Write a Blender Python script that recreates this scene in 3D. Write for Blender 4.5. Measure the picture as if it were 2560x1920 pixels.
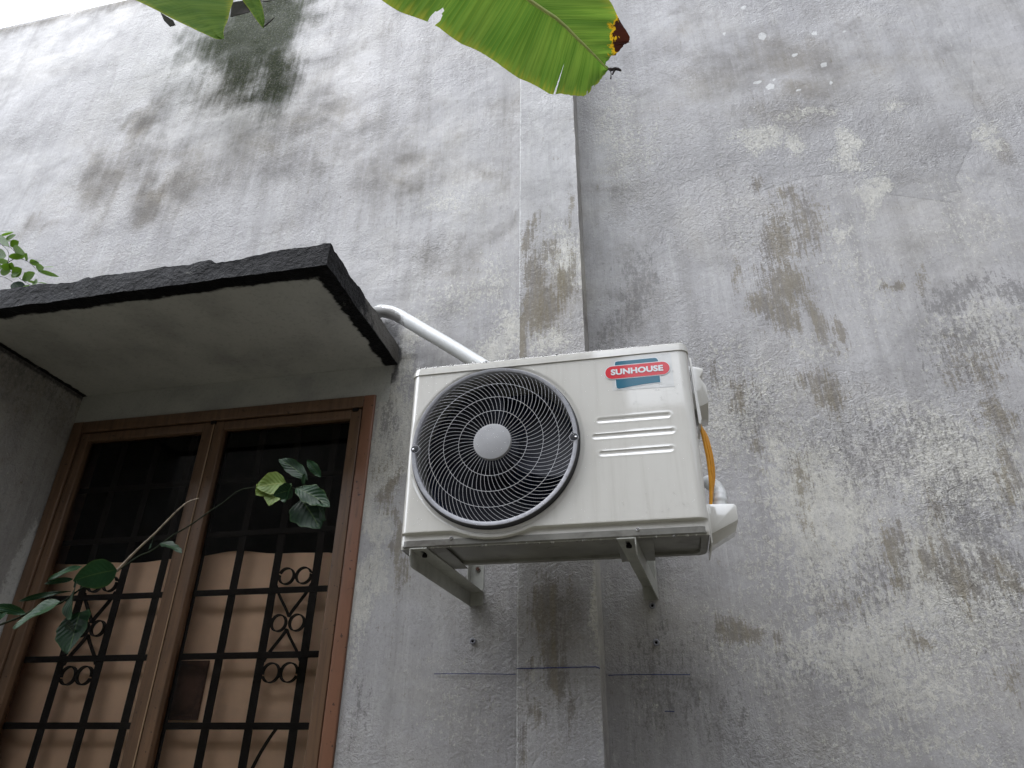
import bpy, bmesh, math, random
import numpy as np
from mathutils import Vector, Matrix, noise as mnoise
random.seed(7); RS=np.random.RandomState(5)
for o in list(bpy.data.objects): bpy.data.objects.remove(o)
S=bpy.context.scene; COL=S.collection
# ---------------------------------------------------------------- camera
# world origin: at eye height under nothing; wall face is the plane y=0, ground is z=-1.55
cd=bpy.data.cameras.new('camera'); cam=bpy.data.objects.new('camera',cd); COL.objects.link(cam)
M=Matrix(((0.977795,0.091604,0.188482),(0.209330,-0.469364,-0.857834),(0.009886,0.878241,-0.478117))).to_4x4(); M.translation=Vector((0,-2.2,0)); cam.matrix_world=M
cd.lens=24.373; cd.sensor_width=36; cd.clip_start=.02; cd.clip_end=2000
S.camera=cam
# ---------------------------------------------------------------- world, sun, exposure
W=bpy.data.worlds.new('World'); S.world=W; W.use_nodes=True
wn=W.node_tree.nodes; wl=W.node_tree.links
bg=wn['Background']
sky=wn.new('ShaderNodeTexSky'); sky.sky_type='NISHITA'; sky.sun_disc=False
SUN_EL=math.radians(56); SUN_AZ=math.radians(238)   # direction the light comes from, clockwise from +y
sky.sun_elevation=SUN_EL; sky.sun_rotation=SUN_AZ; sky.dust_density=3; sky.air_density=1.2
hs=wn.new('ShaderNodeHueSaturation'); hs.inputs['Saturation'].default_value=.3
wl.new(sky.outputs[0],hs.inputs['Color'])
tc=wn.new('ShaderNodeTexCoord'); nz=wn.new('ShaderNodeTexNoise'); nz.inputs['Scale'].default_value=2.2; nz.inputs['Detail'].default_value=6
wl.new(tc.outputs['Generated'],nz.inputs['Vector'])
cr=wn.new('ShaderNodeValToRGB'); cr.color_ramp.elements[0].position=.3; cr.color_ramp.elements[1].position=.7
cr.color_ramp.elements[0].color=(6.5,6.9,7.6,1); cr.color_ramp.elements[1].color=(11.5,11.9,12.6,1)
wl.new(nz.outputs['Fac'],cr.inputs[0])
mx=wn.new('ShaderNodeMix'); mx.data_type='RGBA'; mx.inputs[0].default_value=.75
wl.new(hs.outputs[0],mx.inputs[6]); wl.new(cr.outputs[0],mx.inputs[7]); 
# bright part of the cloud where the sun stands behind it
gd=wn.new('ShaderNodeVectorMath'); gd.operation='DOT_PRODUCT'; nm=wn.new('ShaderNodeVectorMath'); nm.operation='NORMALIZE'
wl.new(tc.outputs['Generated'],nm.inputs[0]); wl.new(nm.outputs[0],gd.inputs[0])
gd.inputs[1].default_value=(math.sin(SUN_AZ)*math.cos(SUN_EL),math.cos(SUN_AZ)*math.cos(SUN_EL),math.sin(SUN_EL))
mr=wn.new('ShaderNodeMapRange'); mr.interpolation_type='SMOOTHERSTEP'; mr.inputs[1].default_value=.35; mr.inputs[2].default_value=1.0; mr.inputs[4].default_value=31
wl.new(gd.outputs['Value'],mr.inputs[0])
ad=wn.new('ShaderNodeMix'); ad.data_type='RGBA'; ad.blend_type='ADD'; ad.inputs[0].default_value=1; ad.clamp_result=False
wl.new(mx.outputs[2],ad.inputs[6]); gc=wn.new('ShaderNodeMix'); gc.data_type='RGBA'; gc.blend_type='MULTIPLY'; gc.inputs[0].default_value=1; gc.clamp_result=False; gc.inputs[7].default_value=(.92,.97,1.08,1)
wl.new(mr.outputs[0],gc.inputs[6]); wl.new(gc.outputs[2],ad.inputs[7]); wl.new(ad.outputs[2],bg.inputs['Color'])
bg.inputs['Strength'].default_value=.1
sx=wn.new('ShaderNodeSeparateXYZ'); wl.new(nm.outputs[0],sx.inputs[0])    # an overcast sky is brighter overhead than at the horizon
zr=wn.new('ShaderNodeMapRange'); zr.inputs[1].default_value=0; zr.inputs[2].default_value=1; zr.inputs[3].default_value=.06; zr.inputs[4].default_value=.115
wl.new(sx.outputs[2],zr.inputs[0]); wl.new(zr.outputs[0],bg.inputs['Strength'])
ld=bpy.data.lights.new('sun','SUN'); ld.energy=.8; ld.angle=math.radians(30); ld.color=(1,.97,.93)
sun=bpy.data.objects.new('sun',ld); COL.objects.link(sun)
dv=Vector((math.sin(SUN_AZ)*math.cos(SUN_EL),math.cos(SUN_AZ)*math.cos(SUN_EL),math.sin(SUN_EL)))
sun.rotation_euler=dv.to_track_quat('Z','Y').to_euler()
vs=S.view_settings; vs.view_transform='Standard'; vs.look='None'; vs.gamma=1; vs.use_curve_mapping=False; vs.exposure=.22
S.render.engine='CYCLES'
try: S.cycles.max_bounces=8; S.cycles.transparent_max_bounces=12
except: pass
# ---------------------------------------------------------------- material helpers
class NT:
    def __init__(s,name,rough=.5,spec=.5,metal=0,color=None):
        s.m=bpy.data.materials.new(name); s.m.use_nodes=True; s.t=s.m.node_tree; s.n=s.t.nodes; s.l=s.t.links
        s.b=s.n['Principled BSDF']; s.b.inputs['Roughness'].default_value=rough
        s.b.inputs['Specular IOR Level'].default_value=spec; s.b.inputs['Metallic'].default_value=metal
        if color: s.b.inputs['Base Color'].default_value=(*color,1)
        s.tc=s.n.new('ShaderNodeTexCoord')
    def new(s,k): return s.n.new(k)
    def co(s,scale=(1,1,1),rot=(0,0,0),loc=(0,0,0)):
        m=s.new('ShaderNodeMapping'); m.inputs['Scale'].default_value=scale; m.inputs['Rotation'].default_value=rot; m.inputs['Location'].default_value=loc
        s.l.new(s.tc.outputs['Object'],m.inputs[0]); return m.outputs[0]
    def noise(s,scale,detail=4,rough=.55,dist=0,vec=None,stretch=None,loc=(0,0,0)):
        n=s.new('ShaderNodeTexNoise'); n.inputs['Scale'].default_value=scale; n.inputs['Detail'].default_value=detail
        n.inputs['Roughness'].default_value=rough; n.inputs['Distortion'].default_value=dist
        s.l.new(vec if vec is not None else s.co(stretch or (1,1,1),loc=loc),n.inputs['Vector']); return n.outputs['Fac']
    def math(s,op,a,b=None,c=None,clamp=False):
        n=s.new('ShaderNodeMath'); n.operation=op; n.use_clamp=clamp
        for i,v in enumerate((a,b,c)):
            if v is None: continue
            if isinstance(v,(int,float)): n.inputs[i].default_value=v
            else: s.l.new(v,n.inputs[i])
        return n.outputs[0]
    def ss(s,v,a,b):   # smoothstep map a..b -> 0..1
        n=s.new('ShaderNodeMapRange'); n.interpolation_type='SMOOTHSTEP'
        s.l.new(v,n.inputs[0]); n.inputs[1].default_value=a; n.inputs[2].default_value=b; return n.outputs[0]
    def attr(s,name):
        n=s.new('ShaderNodeAttribute'); n.attribute_name=name; return n.outputs['Fac']
    def mix(s,f,a,b,mode='MIX'):
        n=s.new('ShaderNodeMix'); n.data_type='RGBA'; n.blend_type=mode
        for i,v in ((0,f),(6,a),(7,b)):
            if isinstance(v,(int,float)): n.inputs[i].default_value=v
            elif isinstance(v,tuple): n.inputs[i].default_value=(*v,1) if len(v)==3 else v
            else: s.l.new(v,n.inputs[i])
        return n.outputs[2]
    def bump(s,h,strength=.3,dist=.01,prev=None):
        n=s.new('ShaderNodeBump'); n.inputs['Distance'].default_value=dist
        if isinstance(strength,(int,float)): n.inputs['Strength'].default_value=strength
        else: s.l.new(strength,n.inputs['Strength'])
        s.l.new(h,n.inputs['Height'])
        if prev is not None: s.l.new(prev,n.inputs['Normal'])
        return n.outputs[0]
    def out(s,color=None,normal=None,rough=None):
        if color is not None: s.l.new(color,s.b.inputs['Base Color'])
        if normal is not None: s.l.new(normal,s.b.inputs['Normal'])
        if rough is not None: s.l.new(rough,s.b.inputs['Roughness'])
        return s.m

def plaster(name):
    t=NT(name,.5,.5)
    nL=t.noise(.9,5,.6); nM=t.noise(5,6,.6,.4); nC=t.noise(2.3,6,.65,.6,loc=(3,1,7))
    nV=t.noise(1,7,.7,.3,stretch=(30,10,1.7)); nB=t.noise(1,4,.6,0,stretch=(150,40,5))
    nF=t.noise(65,7,.72,.3); nG=t.noise(150,4,.6,.8)
    nS=t.noise(1,7,.72,.5,stretch=(90,90,34))
    c=t.mix(t.ss(nL,.3,.7),(.292,.283,.285),(.412,.40,.397))
    c=t.mix(t.math('MULTIPLY',t.ss(nC,.42,.72),.45),c,(.40,.375,.33))
    c=t.mix(t.math('MULTIPLY',t.ss(nM,.48,.75),.45),c,(.24,.232,.23))
    c=t.mix(t.math('MULTIPLY',t.ss(nV,.5,.8),.55),c,(.56,.555,.54))
    c=t.mix(t.math('MULTIPLY',t.ss(nB,.52,.75),.3),c,(.22,.215,.20))
    nW=t.noise(1,5,.6,.4,stretch=(9,9,.8),loc=(2,0,5))
    c=t.mix(t.math('MULTIPLY',t.ss(nW,.45,.7),.5),c,(.19,.18,.17))
    c=t.mix(t.math('MULTIPLY',t.ss(t.noise(1,6,.7,.6,stretch=(14,14,5),loc=(7,1,2)),.52,.7),.4),c,(.47,.46,.44))
    haze=t.attr('haze')     # soft olive / brown weathering, plus shade painted on side fin and pilaster
    hn=t.math('ADD',t.math('ADD',t.math('MULTIPLY',nM,.55),t.math('MULTIPLY',nV,.5)),t.math('MULTIPLY',nF,.35))
    hn=t.math('MULTIPLY',t.math('SUBTRACT',hn,.70),1.75)
    haze=t.math('ADD',haze,t.math('MULTIPLY',t.ss(nC,.5,.75),.35))
    hz=t.math('MULTIPLY',t.ss(t.math('ADD',t.math('MULTIPLY',haze,.8),hn),.08,1.05),.8)
    c=t.mix(hz,c,t.mix(t.ss(nM,.35,.6),(.165,.132,.075),(.165,.148,.128)))
    moss=t.ss(t.math('ADD',t.math('MULTIPLY',t.attr('moss'),.8),hn),.12,1.0)
    c=t.mix(t.math('MULTIPLY',moss,.93),c,t.mix(t.ss(nF,.4,.6),(.014,.024,.006),(.045,.055,.022)))
    # raw coat left uncovered above the trowelled repair
    coat=t.ss(t.math('ADD',t.attr('coat'),t.math('MULTIPLY',t.math('SUBTRACT',nM,.5),.12)),.47,.53)
    coat=t.math('MULTIPLY',coat,t.attr('coatfade'))
    c=t.mix(t.math('MULTIPLY',coat,.42),c,(.25,.245,.245))
    fine_=t.math('MULTIPLY',t.math('SUBTRACT',t.noise(210,3,.7,.3,loc=(1,2,8)),.5),.28)
    # cream flakes
    fl=t.math('ADD',t.math('MULTIPLY',t.attr('flake'),.22),t.math('MULTIPLY',t.math('ADD',nF,nS),.5))
    fl=t.math('ADD',fl,fine_); flm=t.math('MULTIPLY',t.ss(fl,.575,.67),t.math('ADD',.5,t.math('MULTIPLY',t.ss(t.noise(1,6,.7,.4,stretch=(45,45,14),loc=(3,6,3)),.35,.6),.5)))
    c=t.mix(t.math('MULTIPLY',flm,.9),c,t.mix(t.ss(nG,.4,.6),(.47,.455,.40),(.57,.55,.49)))
    gr=t.math('ADD',t.math('MULTIPLY',t.attr('grime_shade'),.215),t.math('MULTIPLY',t.math('ADD',t.noise(60,7,.78,.5,loc=(5,5,5)),t.noise(1,6,.7,.5,stretch=(80,60,16),loc=(1,0,9))),.5))
    gr=t.math('ADD',gr,fine_)
    c=t.mix(t.math('MULTIPLY',t.ss(gr,.585,.68),.75),c,(.15,.142,.138))
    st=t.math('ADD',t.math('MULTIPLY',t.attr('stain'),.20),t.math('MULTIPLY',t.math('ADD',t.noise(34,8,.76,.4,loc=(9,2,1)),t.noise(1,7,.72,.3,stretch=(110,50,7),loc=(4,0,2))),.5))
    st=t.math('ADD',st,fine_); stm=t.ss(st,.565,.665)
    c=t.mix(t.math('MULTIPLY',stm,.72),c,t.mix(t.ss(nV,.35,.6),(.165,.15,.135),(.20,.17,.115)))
    wh=t.ss(t.math('ADD',t.attr('white'),t.math('MULTIPLY',t.math('SUBTRACT',nF,.5),.8)),.4,.55)
    c=t.mix(t.math('MULTIPLY',wh,.8),c,(.60,.60,.585))
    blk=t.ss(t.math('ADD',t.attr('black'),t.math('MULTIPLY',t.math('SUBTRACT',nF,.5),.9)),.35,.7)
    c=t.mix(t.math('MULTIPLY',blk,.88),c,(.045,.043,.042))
    sh=t.attr('paint')      # plain grey-green painted band under the canopy
    c=t.mix(t.ss(sh,.4,.6),c,t.mix(t.ss(nM,.4,.7),(.42,.42,.385),(.33,.33,.31)))
    c=t.mix(t.math('MULTIPLY',t.ss(t.noise(85,6,.75,.3,loc=(6,6,6)),.5,.68),.4),c,(.20,.19,.18))
    c=t.mix(t.math('MULTIPLY',t.ss(t.noise(95,6,.75,.3,loc=(16,6,6)),.52,.7),.35),c,(.50,.49,.47))
    # fine speckle
    c=t.mix(t.math('MULTIPLY',t.ss(nG,.58,.75),.35),c,(.12,.115,.11))
    dull=t.math('ADD',t.math('ADD',t.math('MULTIPLY',moss,.9),t.math('MULTIPLY',hz,.8)),t.math('MULTIPLY',stm,.6),clamp=True)
    t.l.new(t.math('SUBTRACT',.5,t.math('MULTIPLY',dull,.47)),t.b.inputs['Specular IOR Level'])
    rough=t.math('ADD',t.math('ADD',t.math('MULTIPLY',nM,.35),.30),t.math('MULTIPLY',dull,.3))
    worm=t.noise(60,4,.62,.9); fine=t.noise(170,3,.6,.6)
    relief=t.math('ADD',t.math('MULTIPLY',worm,.8),t.math('MULTIPLY',fine,.35))
    rstr=t.math('ADD',t.math('MULTIPLY',t.ss(t.noise(1.7,3,.5,loc=(8,8,8)),.4,.62),.55),.10)
    b=t.bump(relief,rstr,.012)
    b=t.bump(t.math('ADD',t.math('ADD',t.math('MULTIPLY',nB,.5),t.math('MULTIPLY',coat,.45)),t.math('MULTIPLY',flm,.4)),.45,.004,b)
    b=t.bump(t.noise(3.2,4,.5),.35,.05,b)
    return t.out(c,b,rough)

def simple(name,color,rough=.5,spec=.5,metal=0,var=0,vs_=20,bump=0,bs=60,coat=0,dirt=None):
    t=NT(name,rough,spec,metal,color)
    c=None;nrm=None
    if var:
        n=t.noise(vs_,5,.6); c=t.mix(t.ss(n,.3,.7),tuple(v*(1-var) for v in color),tuple(min(1,v*(1+var)) for v in color))
        if dirt: c=t.mix(t.math('MULTIPLY',t.ss(t.noise(vs_*.7,6,.7,.5,loc=(4,3,2)),.52,.72),dirt[1]),c,dirt[0])
    if bump: nrm=t.bump(t.noise(bs,4,.6),bump,.003)
    if coat: t.b.inputs['Coat Weight'].default_value=coat; t.b.inputs['Coat Roughness'].default_value=.06
    return t.out(c,nrm)
M_={}
M_['plaster']=plaster('weathered_plaster')
def canopy_mat():
    t=NT('canopy_concrete',.45,.5)
    mx_=t.attr('edge')   # 1 where black mould grows (rim and drip line)
    nF=t.noise(16,7,.7,.4); nM=t.noise(4,5,.6); nG=t.noise(70,5,.7)
    nV=t.noise(1,5,.6,.3,stretch=(9,30,30))
    soff=t.mix(t.ss(nM,.35,.7),(.43,.425,.395),(.31,.305,.285))
    soff=t.mix(t.math('MULTIPLY',t.ss(nG,.5,.7),.25),soff,(.08,.078,.07))
    blk=t.mix(t.ss(nF,.5,.72),(.005,.005,.006),(.018,.018,.021))
    blk=t.mix(t.math('MULTIPLY',t.ss(t.noise(13,8,.78,.6,loc=(3,3,1)),.62,.68),.7),blk,(.20,.195,.18))
    m=t.ss(t.math('ADD',mx_,t.math('MULTIPLY',t.math('SUBTRACT',t.math('ADD',t.math('MULTIPLY',nF,.5),t.math('MULTIPLY',nV,.5)),.5),.9)),.42,.58)
    c=t.mix(m,soff,blk)
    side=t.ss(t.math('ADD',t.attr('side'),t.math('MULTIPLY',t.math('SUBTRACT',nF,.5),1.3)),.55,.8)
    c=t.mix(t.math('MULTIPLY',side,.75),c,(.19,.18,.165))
    b=t.bump(t.math('ADD',nG,t.math('MULTIPLY',t.noise(45,5,.65,.8),1.4)),t.math('ADD',t.math('MULTIPLY',m,.75),.12),.012)
    t.l.new(t.math('SUBTRACT',.5,t.math('MULTIPLY',m,.42)),t.b.inputs['Specular IOR Level'])
    return t.out(c,b,t.math('SUBTRACT',.72,t.math('MULTIPLY',m,.28)))
M_['canopy']=canopy_mat()
def wood_mat():
    t=NT('window_timber',.38,.5)
    g=t.noise(1,6,.65,.6,stretch=(60,60,4)); n=t.noise(5,5,.6)
    c=t.mix(t.ss(g,.3,.7),(.105,.062,.037),(.165,.094,.053))
    sx_=t.new('ShaderNodeSeparateXYZ'); t.l.new(t.tc.outputs['Object'],sx_.inputs[0])
    c=t.mix(t.math('MULTIPLY',t.math('GREATER_THAN',sx_.outputs[0],-1.064),t.ss(g,.25,.5)),c,(.205,.095,.055))   # the right jamb is a lighter, redder brown
    c=t.mix(t.math('MULTIPLY',t.ss(n,.5,.75),.5),c,(.08,.052,.033))
    c=t.mix(t.math('MULTIPLY',t.ss(t.noise(70,3,.5),.66,.72),.8),c,(.03,.02,.015))
    return t.out(c,t.bump(g,.25,.002))
M_['wood']=wood_mat()
M_['groove']=simple('dark_joint',(.012,.009,.008),.8,.2)
M_['bead']=simple('bead',(.30,.20,.12),.35,.5)
M_['iron']=simple('grille_iron',(.009,.007,.006),.7,.15,var=.3)
M_['peach']=simple('peach_board',(.90,.65,.46),.7,.3,var=.07,vs_=7,dirt=((.70,.51,.37),.45),bump=.15,bs=120)
M_['peach_frame']=simple('dark_wood_vent',(.10,.055,.04),.6,.3,var=.4,vs_=14)
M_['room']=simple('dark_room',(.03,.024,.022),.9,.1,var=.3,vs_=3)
def glass_mat():
    t=NT('window_glass'); n=t.n; l=t.l; o=n['Material Output']
    n.remove(t.b); tr=t.new('ShaderNodeBsdfTransparent'); tr.inputs[0].default_value=(.97,.93,.90,1)
    gl=t.new('ShaderNodeBsdfGlossy'); gl.inputs['Roughness'].default_value=.02; gl.inputs[0].default_value=(.9,.93,.95,1)
    f=t.new('ShaderNodeFresnel'); f.inputs[0].default_value=1.35
    df=t.new('ShaderNodeBsdfDiffuse'); df.inputs[0].default_value=(.25,.22,.2,1)
    m1=t.new('ShaderNodeMixShader'); m2=t.new('ShaderNodeMixShader')
    l.new(t.math('MULTIPLY',t.ss(t.noise(30,6,.75),.5,.8),.022),m1.inputs[0]); l.new(tr.outputs[0],m1.inputs[1]); l.new(df.outputs[0],m1.inputs[2])
    l.new(f.outputs[0],m2.inputs[0]); l.new(m1.outputs[0],m2.inputs[1]); l.new(gl.outputs[0],m2.inputs[2]); l.new(m2.outputs[0],o.inputs[0])
    return t.m
M_['glass']=glass_mat()
def paint_mat():
    t=NT('unit_paint',.4,.4)
    n=t.noise(3,4,.5); c=t.mix(t.ss(n,.3,.7),(.63,.612,.56),(.67,.652,.60))
    c=t.mix(t.math('MULTIPLY',t.ss(t.noise(1,6,.68,.3,stretch=(34,34,2.2)),.48,.75),.32),c,(.45,.425,.37))
    t.b.inputs['Coat Weight'].default_value=1; t.b.inputs['Coat Roughness'].default_value=.06; t.b.inputs['Coat IOR'].default_value=2.0
    return t.out(c,t.bump(t.noise(240,2,.5),.05,.001))
M_['paint']=paint_mat()
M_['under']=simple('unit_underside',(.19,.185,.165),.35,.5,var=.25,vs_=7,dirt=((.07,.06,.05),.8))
M_['galv']=simple('bracket_paint',(.37,.37,.335),.42,.5,var=.12,vs_=25,dirt=((.22,.21,.18),.5))
M_['rim']=simple('grille_rim',(.30,.30,.32),.4,.5,var=.1,vs_=60,bump=.1,bs=200)
M_['rimdark']=simple('rim_side',(.02,.02,.024),.35,.5)
M_['wire']=simple('grille_wire',(.6,.6,.62),.35,.5,var=.1,vs_=60)
M_['hub']=simple('hub_cap',(.32,.32,.325),.55,.3,var=.05)
M_['fan']=simple('fan_plastic',(.005,.006,.012),.5,.2)
M_['shroud']=simple('fan_shroud',(.10,.097,.09),.3,.5)
def coil_mat():
    t=NT('coil_fins',.35,.5,.3)
    w=t.new('ShaderNodeTexWave'); w.inputs['Scale'].default_value=60; w.bands_direction='X'; w.inputs['Distortion'].default_value=.3
    t.l.new(t.co(),w.inputs[0])
    c=t.mix(w.outputs['Fac'],(.008,.012,.03),(.025,.04,.10)); return t.out(c)
M_['coil']=coil_mat()
M_['cavity']=simple('cavity_black',(.008,.010,.022),.6,.3)
M_['steel']=simple('screw_steel',(.55,.55,.55),.25,.5,1)
M_['rust']=simple('rusty_bolt',(.10,.05,.035),.6,.4,.3,var=.4,vs_=80)
M_['pvc']=simple('white_pipe_tape',(.66,.67,.66),.3,.5,var=.06,vs_=9,dirt=((.33,.32,.27),.35))
def pipe_mat():
    t=NT('white_conduit',.3,.5)
    m=t.attr('mould'); nF=t.noise(38,7,.7,.4)
    c=t.mix(t.ss(t.noise(9,4,.6),.3,.7),(.60,.61,.60),(.70,.71,.70))
    c=t.mix(t.math('MULTIPLY',t.ss(t.math('ADD',m,t.math('MULTIPLY',t.math('SUBTRACT',nF,.5),1.2)),.4,.7),.85),c,(.06,.05,.035))
    return t.out(c,t.bump(t.noise(60,3,.5),.1,.003))
M_['pipe']=pipe_mat()
M_['orange']=simple('orange_cable',(.66,.29,.012),.4,.5,var=.12,vs_=30)
M_['red']=simple('sticker_red',(.62,.022,.035),.22,.5,coat=.6)
M_['blue']=simple('sticker_blue',(.006,.12,.19),.22,.5,coat=.6)
M_['stwhite']=simple('sticker_white',(.72,.75,.76),.22,.5,coat=.6)
M_['film']=simple('sticker_film',(.60,.60,.575),.08,.7,bump=.25,bs=55,coat=1)
M_['pencil']=simple('blue_chalk',(.02,.03,.12),.8,.2,var=.4,vs_=40)
M_['plug']=simple('plug_grey',(.27,.27,.30),.5,.4)
M_['bark']=simple('twig_bark',(.018,.022,.012),.8,.08,var=.4,vs_=50,bump=.4,bs=150)
M_['deadtwig']=simple('dead_twig',(.24,.19,.135),.6,.3,var=.35,vs_=60,bump=.4,bs=150)
def water_mat():
    t=NT('water',.03,.5,0,(1,1,1)); t.b.inputs['Transmission Weight'].default_value=1; t.b.inputs['IOR'].default_value=1.33; return t.m
M_['water']=water_mat()
def leaf_mat(name,top,edge,rough=.3,trans=(.1,.2,.02),tw=.35,veins=14,fade=.0,blight=None,vein=(.05,.085,.028)):
    t=NT(name,rough+.1,.12 if top[0]<.03 else .3)
    uv=t.new('ShaderNodeUVMap'); uv.uv_map='UVMap'; sp=t.new('ShaderNodeSeparateXYZ'); t.l.new(uv.outputs[0],sp.inputs[0])
    u,v=sp.outputs[0],sp.outputs[1]       # u along, v across -1..1 stored as 0..1
    av=t.math('ABSOLUTE',t.math('SUBTRACT',t.math('MULTIPLY',v,2),1))
    n=t.noise(14,5,.6)
    c=t.mix(t.ss(n,.35,.65),tuple(x*.75 for x in top),tuple(x*1.25 for x in top))
    side=t.math('SINE',t.math('MULTIPLY',t.math('SUBTRACT',t.math('MULTIPLY',u,veins),t.math('MULTIPLY',av,2.2)),6.283))
    c=t.mix(t.math('MULTIPLY',t.ss(side,.90,1),.22),c,vein)
    c=t.mix(t.ss(t.math('ADD',av,t.math('MULTIPLY',t.math('SUBTRACT',n,.5),.2)),.86,1.0),c,edge)
    c=t.mix(t.math('MULTIPLY',t.math('SUBTRACT',1,t.ss(av,.02,.06)),.9),c,vein)
    b=t.bump(t.math('MULTIPLY',side,.5),.2,.003); b=t.bump(t.noise(40,3,.5),.15,.003,b)
    t.l.new(c,t.b.inputs['Base Color']); t.l.new(b,t.b.inputs['Normal'])
    tr=t.new('ShaderNodeBsdfTranslucent'); t.l.new(t.mix(.5,c,trans),tr.inputs[0])
    ms=t.new('ShaderNodeMixShader'); ms.inputs[0].default_value=tw
    t.l.new(t.b.outputs[0],ms.inputs[1]); t.l.new(tr.outputs[0],ms.inputs[2]); t.l.new(ms.outputs[0],t.n['Material Output'].inputs[0])
    return t.m
M_['leaf_dark']=leaf_mat('citrus_leaf',(.008,.023,.010),(.02,.045,.015),.3,(.012,.04,.008),.1,7)
M_['leaf_mid']=leaf_mat('citrus_leaf_mid',(.013,.038,.016),(.04,.07,.02),.25,(.02,.07,.012),.15,8)
M_['leaf_yellow']=leaf_mat('citrus_leaf_yellowing',(.13,.19,.038),(.19,.24,.05),.35,(.22,.32,.03),.3,7,vein=(.3,.34,.1))
M_['leaf_shrub']=leaf_mat('shrub_leaflet',(.07,.15,.012),(.09,.16,.02),.2,(.2,.4,.02),.45,6)
def banana_mat(name,burn):
    t=NT(name,.55,.15 if burn==1 else .02)
    uv=t.new('ShaderNodeUVMap'); uv.uv_map='UVMap'; sp=t.new('ShaderNodeSeparateXYZ'); t.l.new(uv.outputs[0],sp.inputs[0])
    u,v=sp.outputs[0],sp.outputs[1]
    def bands(f,ph): return t.math('SINE',t.math('ADD',t.math('MULTIPLY',u,f),ph))
    w1=t.noise(1,3,.5,0,vec=None,stretch=(1,1,1))
    cv=t.new('ShaderNodeCombineXYZ'); t.l.new(t.math('MULTIPLY',u,70),cv.inputs[0]); t.l.new(t.math('MULTIPLY',v,1.2),cv.inputs[1])
    bn=t.new('ShaderNodeTexNoise'); bn.inputs['Scale'].default_value=1; bn.inputs['Detail'].default_value=3; t.l.new(cv.outputs[0],bn.inputs[0])
    cv2=t.new('ShaderNodeCombineXYZ'); t.l.new(t.math('MULTIPLY',u,18),cv2.inputs[0]); t.l.new(t.math('MULTIPLY',v,1.5),cv2.inputs[1])
    bn2=t.new('ShaderNodeTexNoise'); bn2.inputs['Scale'].default_value=1; bn2.inputs['Detail'].default_value=3; t.l.new(cv2.outputs[0],bn2.inputs[0])
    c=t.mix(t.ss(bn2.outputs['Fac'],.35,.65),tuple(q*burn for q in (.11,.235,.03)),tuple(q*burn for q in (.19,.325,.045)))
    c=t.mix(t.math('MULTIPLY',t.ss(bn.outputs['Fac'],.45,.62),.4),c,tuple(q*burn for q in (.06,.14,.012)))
    c=t.mix(t.math('MULTIPLY',t.ss(bands(560,0),.75,1),.38),c,(.25,.36,.04))
    e=t.math('ADD',t.attr('edge'),t.math('MULTIPLY',t.math('SUBTRACT',bn.outputs['Fac'],.5),.6))
    c=t.mix(t.math('MULTIPLY',t.ss(e,.84,1.08),.7),c,(.42,.42,.05))
    bl=t.math('ADD',t.attr('burn'),t.math('MULTIPLY',t.math('SUBTRACT',t.noise(38,5,.65,.8),.5),1.5))
    c=t.mix(t.ss(bl,.42,.52),c,(.70,.42,.015)); c=t.mix(t.ss(bl,.62,.70),c,(.055,.016,.010))
    b=t.bump(bands(560,0),.3,.002); b=t.bump(bn2.outputs['Fac'],.4,.01,b)
    t.l.new(c,t.b.inputs['Base Color']); t.l.new(b,t.b.inputs['Normal'])
    tr=t.new('ShaderNodeBsdfTranslucent'); t.l.new(c,tr.inputs[0])
    tg=t.new('ShaderNodeMixShader'); tg.inputs[0].default_value=.55
    t.l.new(t.b.outputs[0],tg.inputs[1]); t.l.new(tr.outputs[0],tg.inputs[2]); t.l.new(tg.outputs[0],t.n['Material Output'].inputs[0])
    return t.m
M_['banana']=banana_mat('banana_leaf_blade',1.0)
M_['banana_dark']=banana_mat('banana_leaf_dark_green',.7)  # same blade in a darker green
M_['midrib']=simple('banana_midrib',(.46,.52,.16),.35,.5,var=.15,vs_=20)
M_['dry']=simple('dry_leaf',(.025,.016,.014),.7,.3,var=.4,vs_=40)
# ---------------------------------------------------------------- object helpers
WO={}
def empty(name,loc,label,cat,group=None,parent=None):
    o=bpy.data.objects.new(name,None); COL.objects.link(o); o.empty_display_size=.1
    if parent is None:
        o.location=loc; WO[o.name]=Vector(loc); tag(o,label,cat,group)
    return o
def tag(o,label=None,cat=None,group=None,kind=None):
    if label: o['label']=label
    if cat: o['category']=cat
    if group: o['group']=group
    if kind: o['kind']=kind
    return o
def mesh(name,verts,faces,mat,parent=None,smooth=False,origin=None,attrs=None,uv=None,label=None):
    org=WO[parent.name] if parent is not None else Vector(origin or (0,0,0))
    me=bpy.data.meshes.new(name)
    V=np.asarray(verts,dtype=float)-np.array(org)
    me.from_pydata(V.tolist() if len(V)<60000 else [tuple(v) for v in V],[],[list(f) for f in faces]); me.update()
    for m in (mat if isinstance(mat,list) else [mat]): me.materials.append(m)
    if smooth: me.polygons.foreach_set('use_smooth',[True]*len(me.polygons))
    if attrs:
        for k,a in attrs.items():
            at=me.attributes.new(k,'FLOAT','POINT'); at.data.foreach_set('value',np.asarray(a,dtype=np.float32))
    if uv is not None:
        l=me.uv_layers.new(name='UVMap'); idx=np.zeros(len(me.loops),dtype=np.int32); me.loops.foreach_get('vertex_index',idx)
        l.data.foreach_set('uv',np.asarray(uv,dtype=np.float32)[idx].ravel())
    o=bpy.data.objects.new(name,me); COL.objects.link(o)
    if parent is not None: o.parent=parent; WO[o.name]=org
    else: o.location=org; WO[o.name]=org
    if label: o['label']=label
    return o
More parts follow.
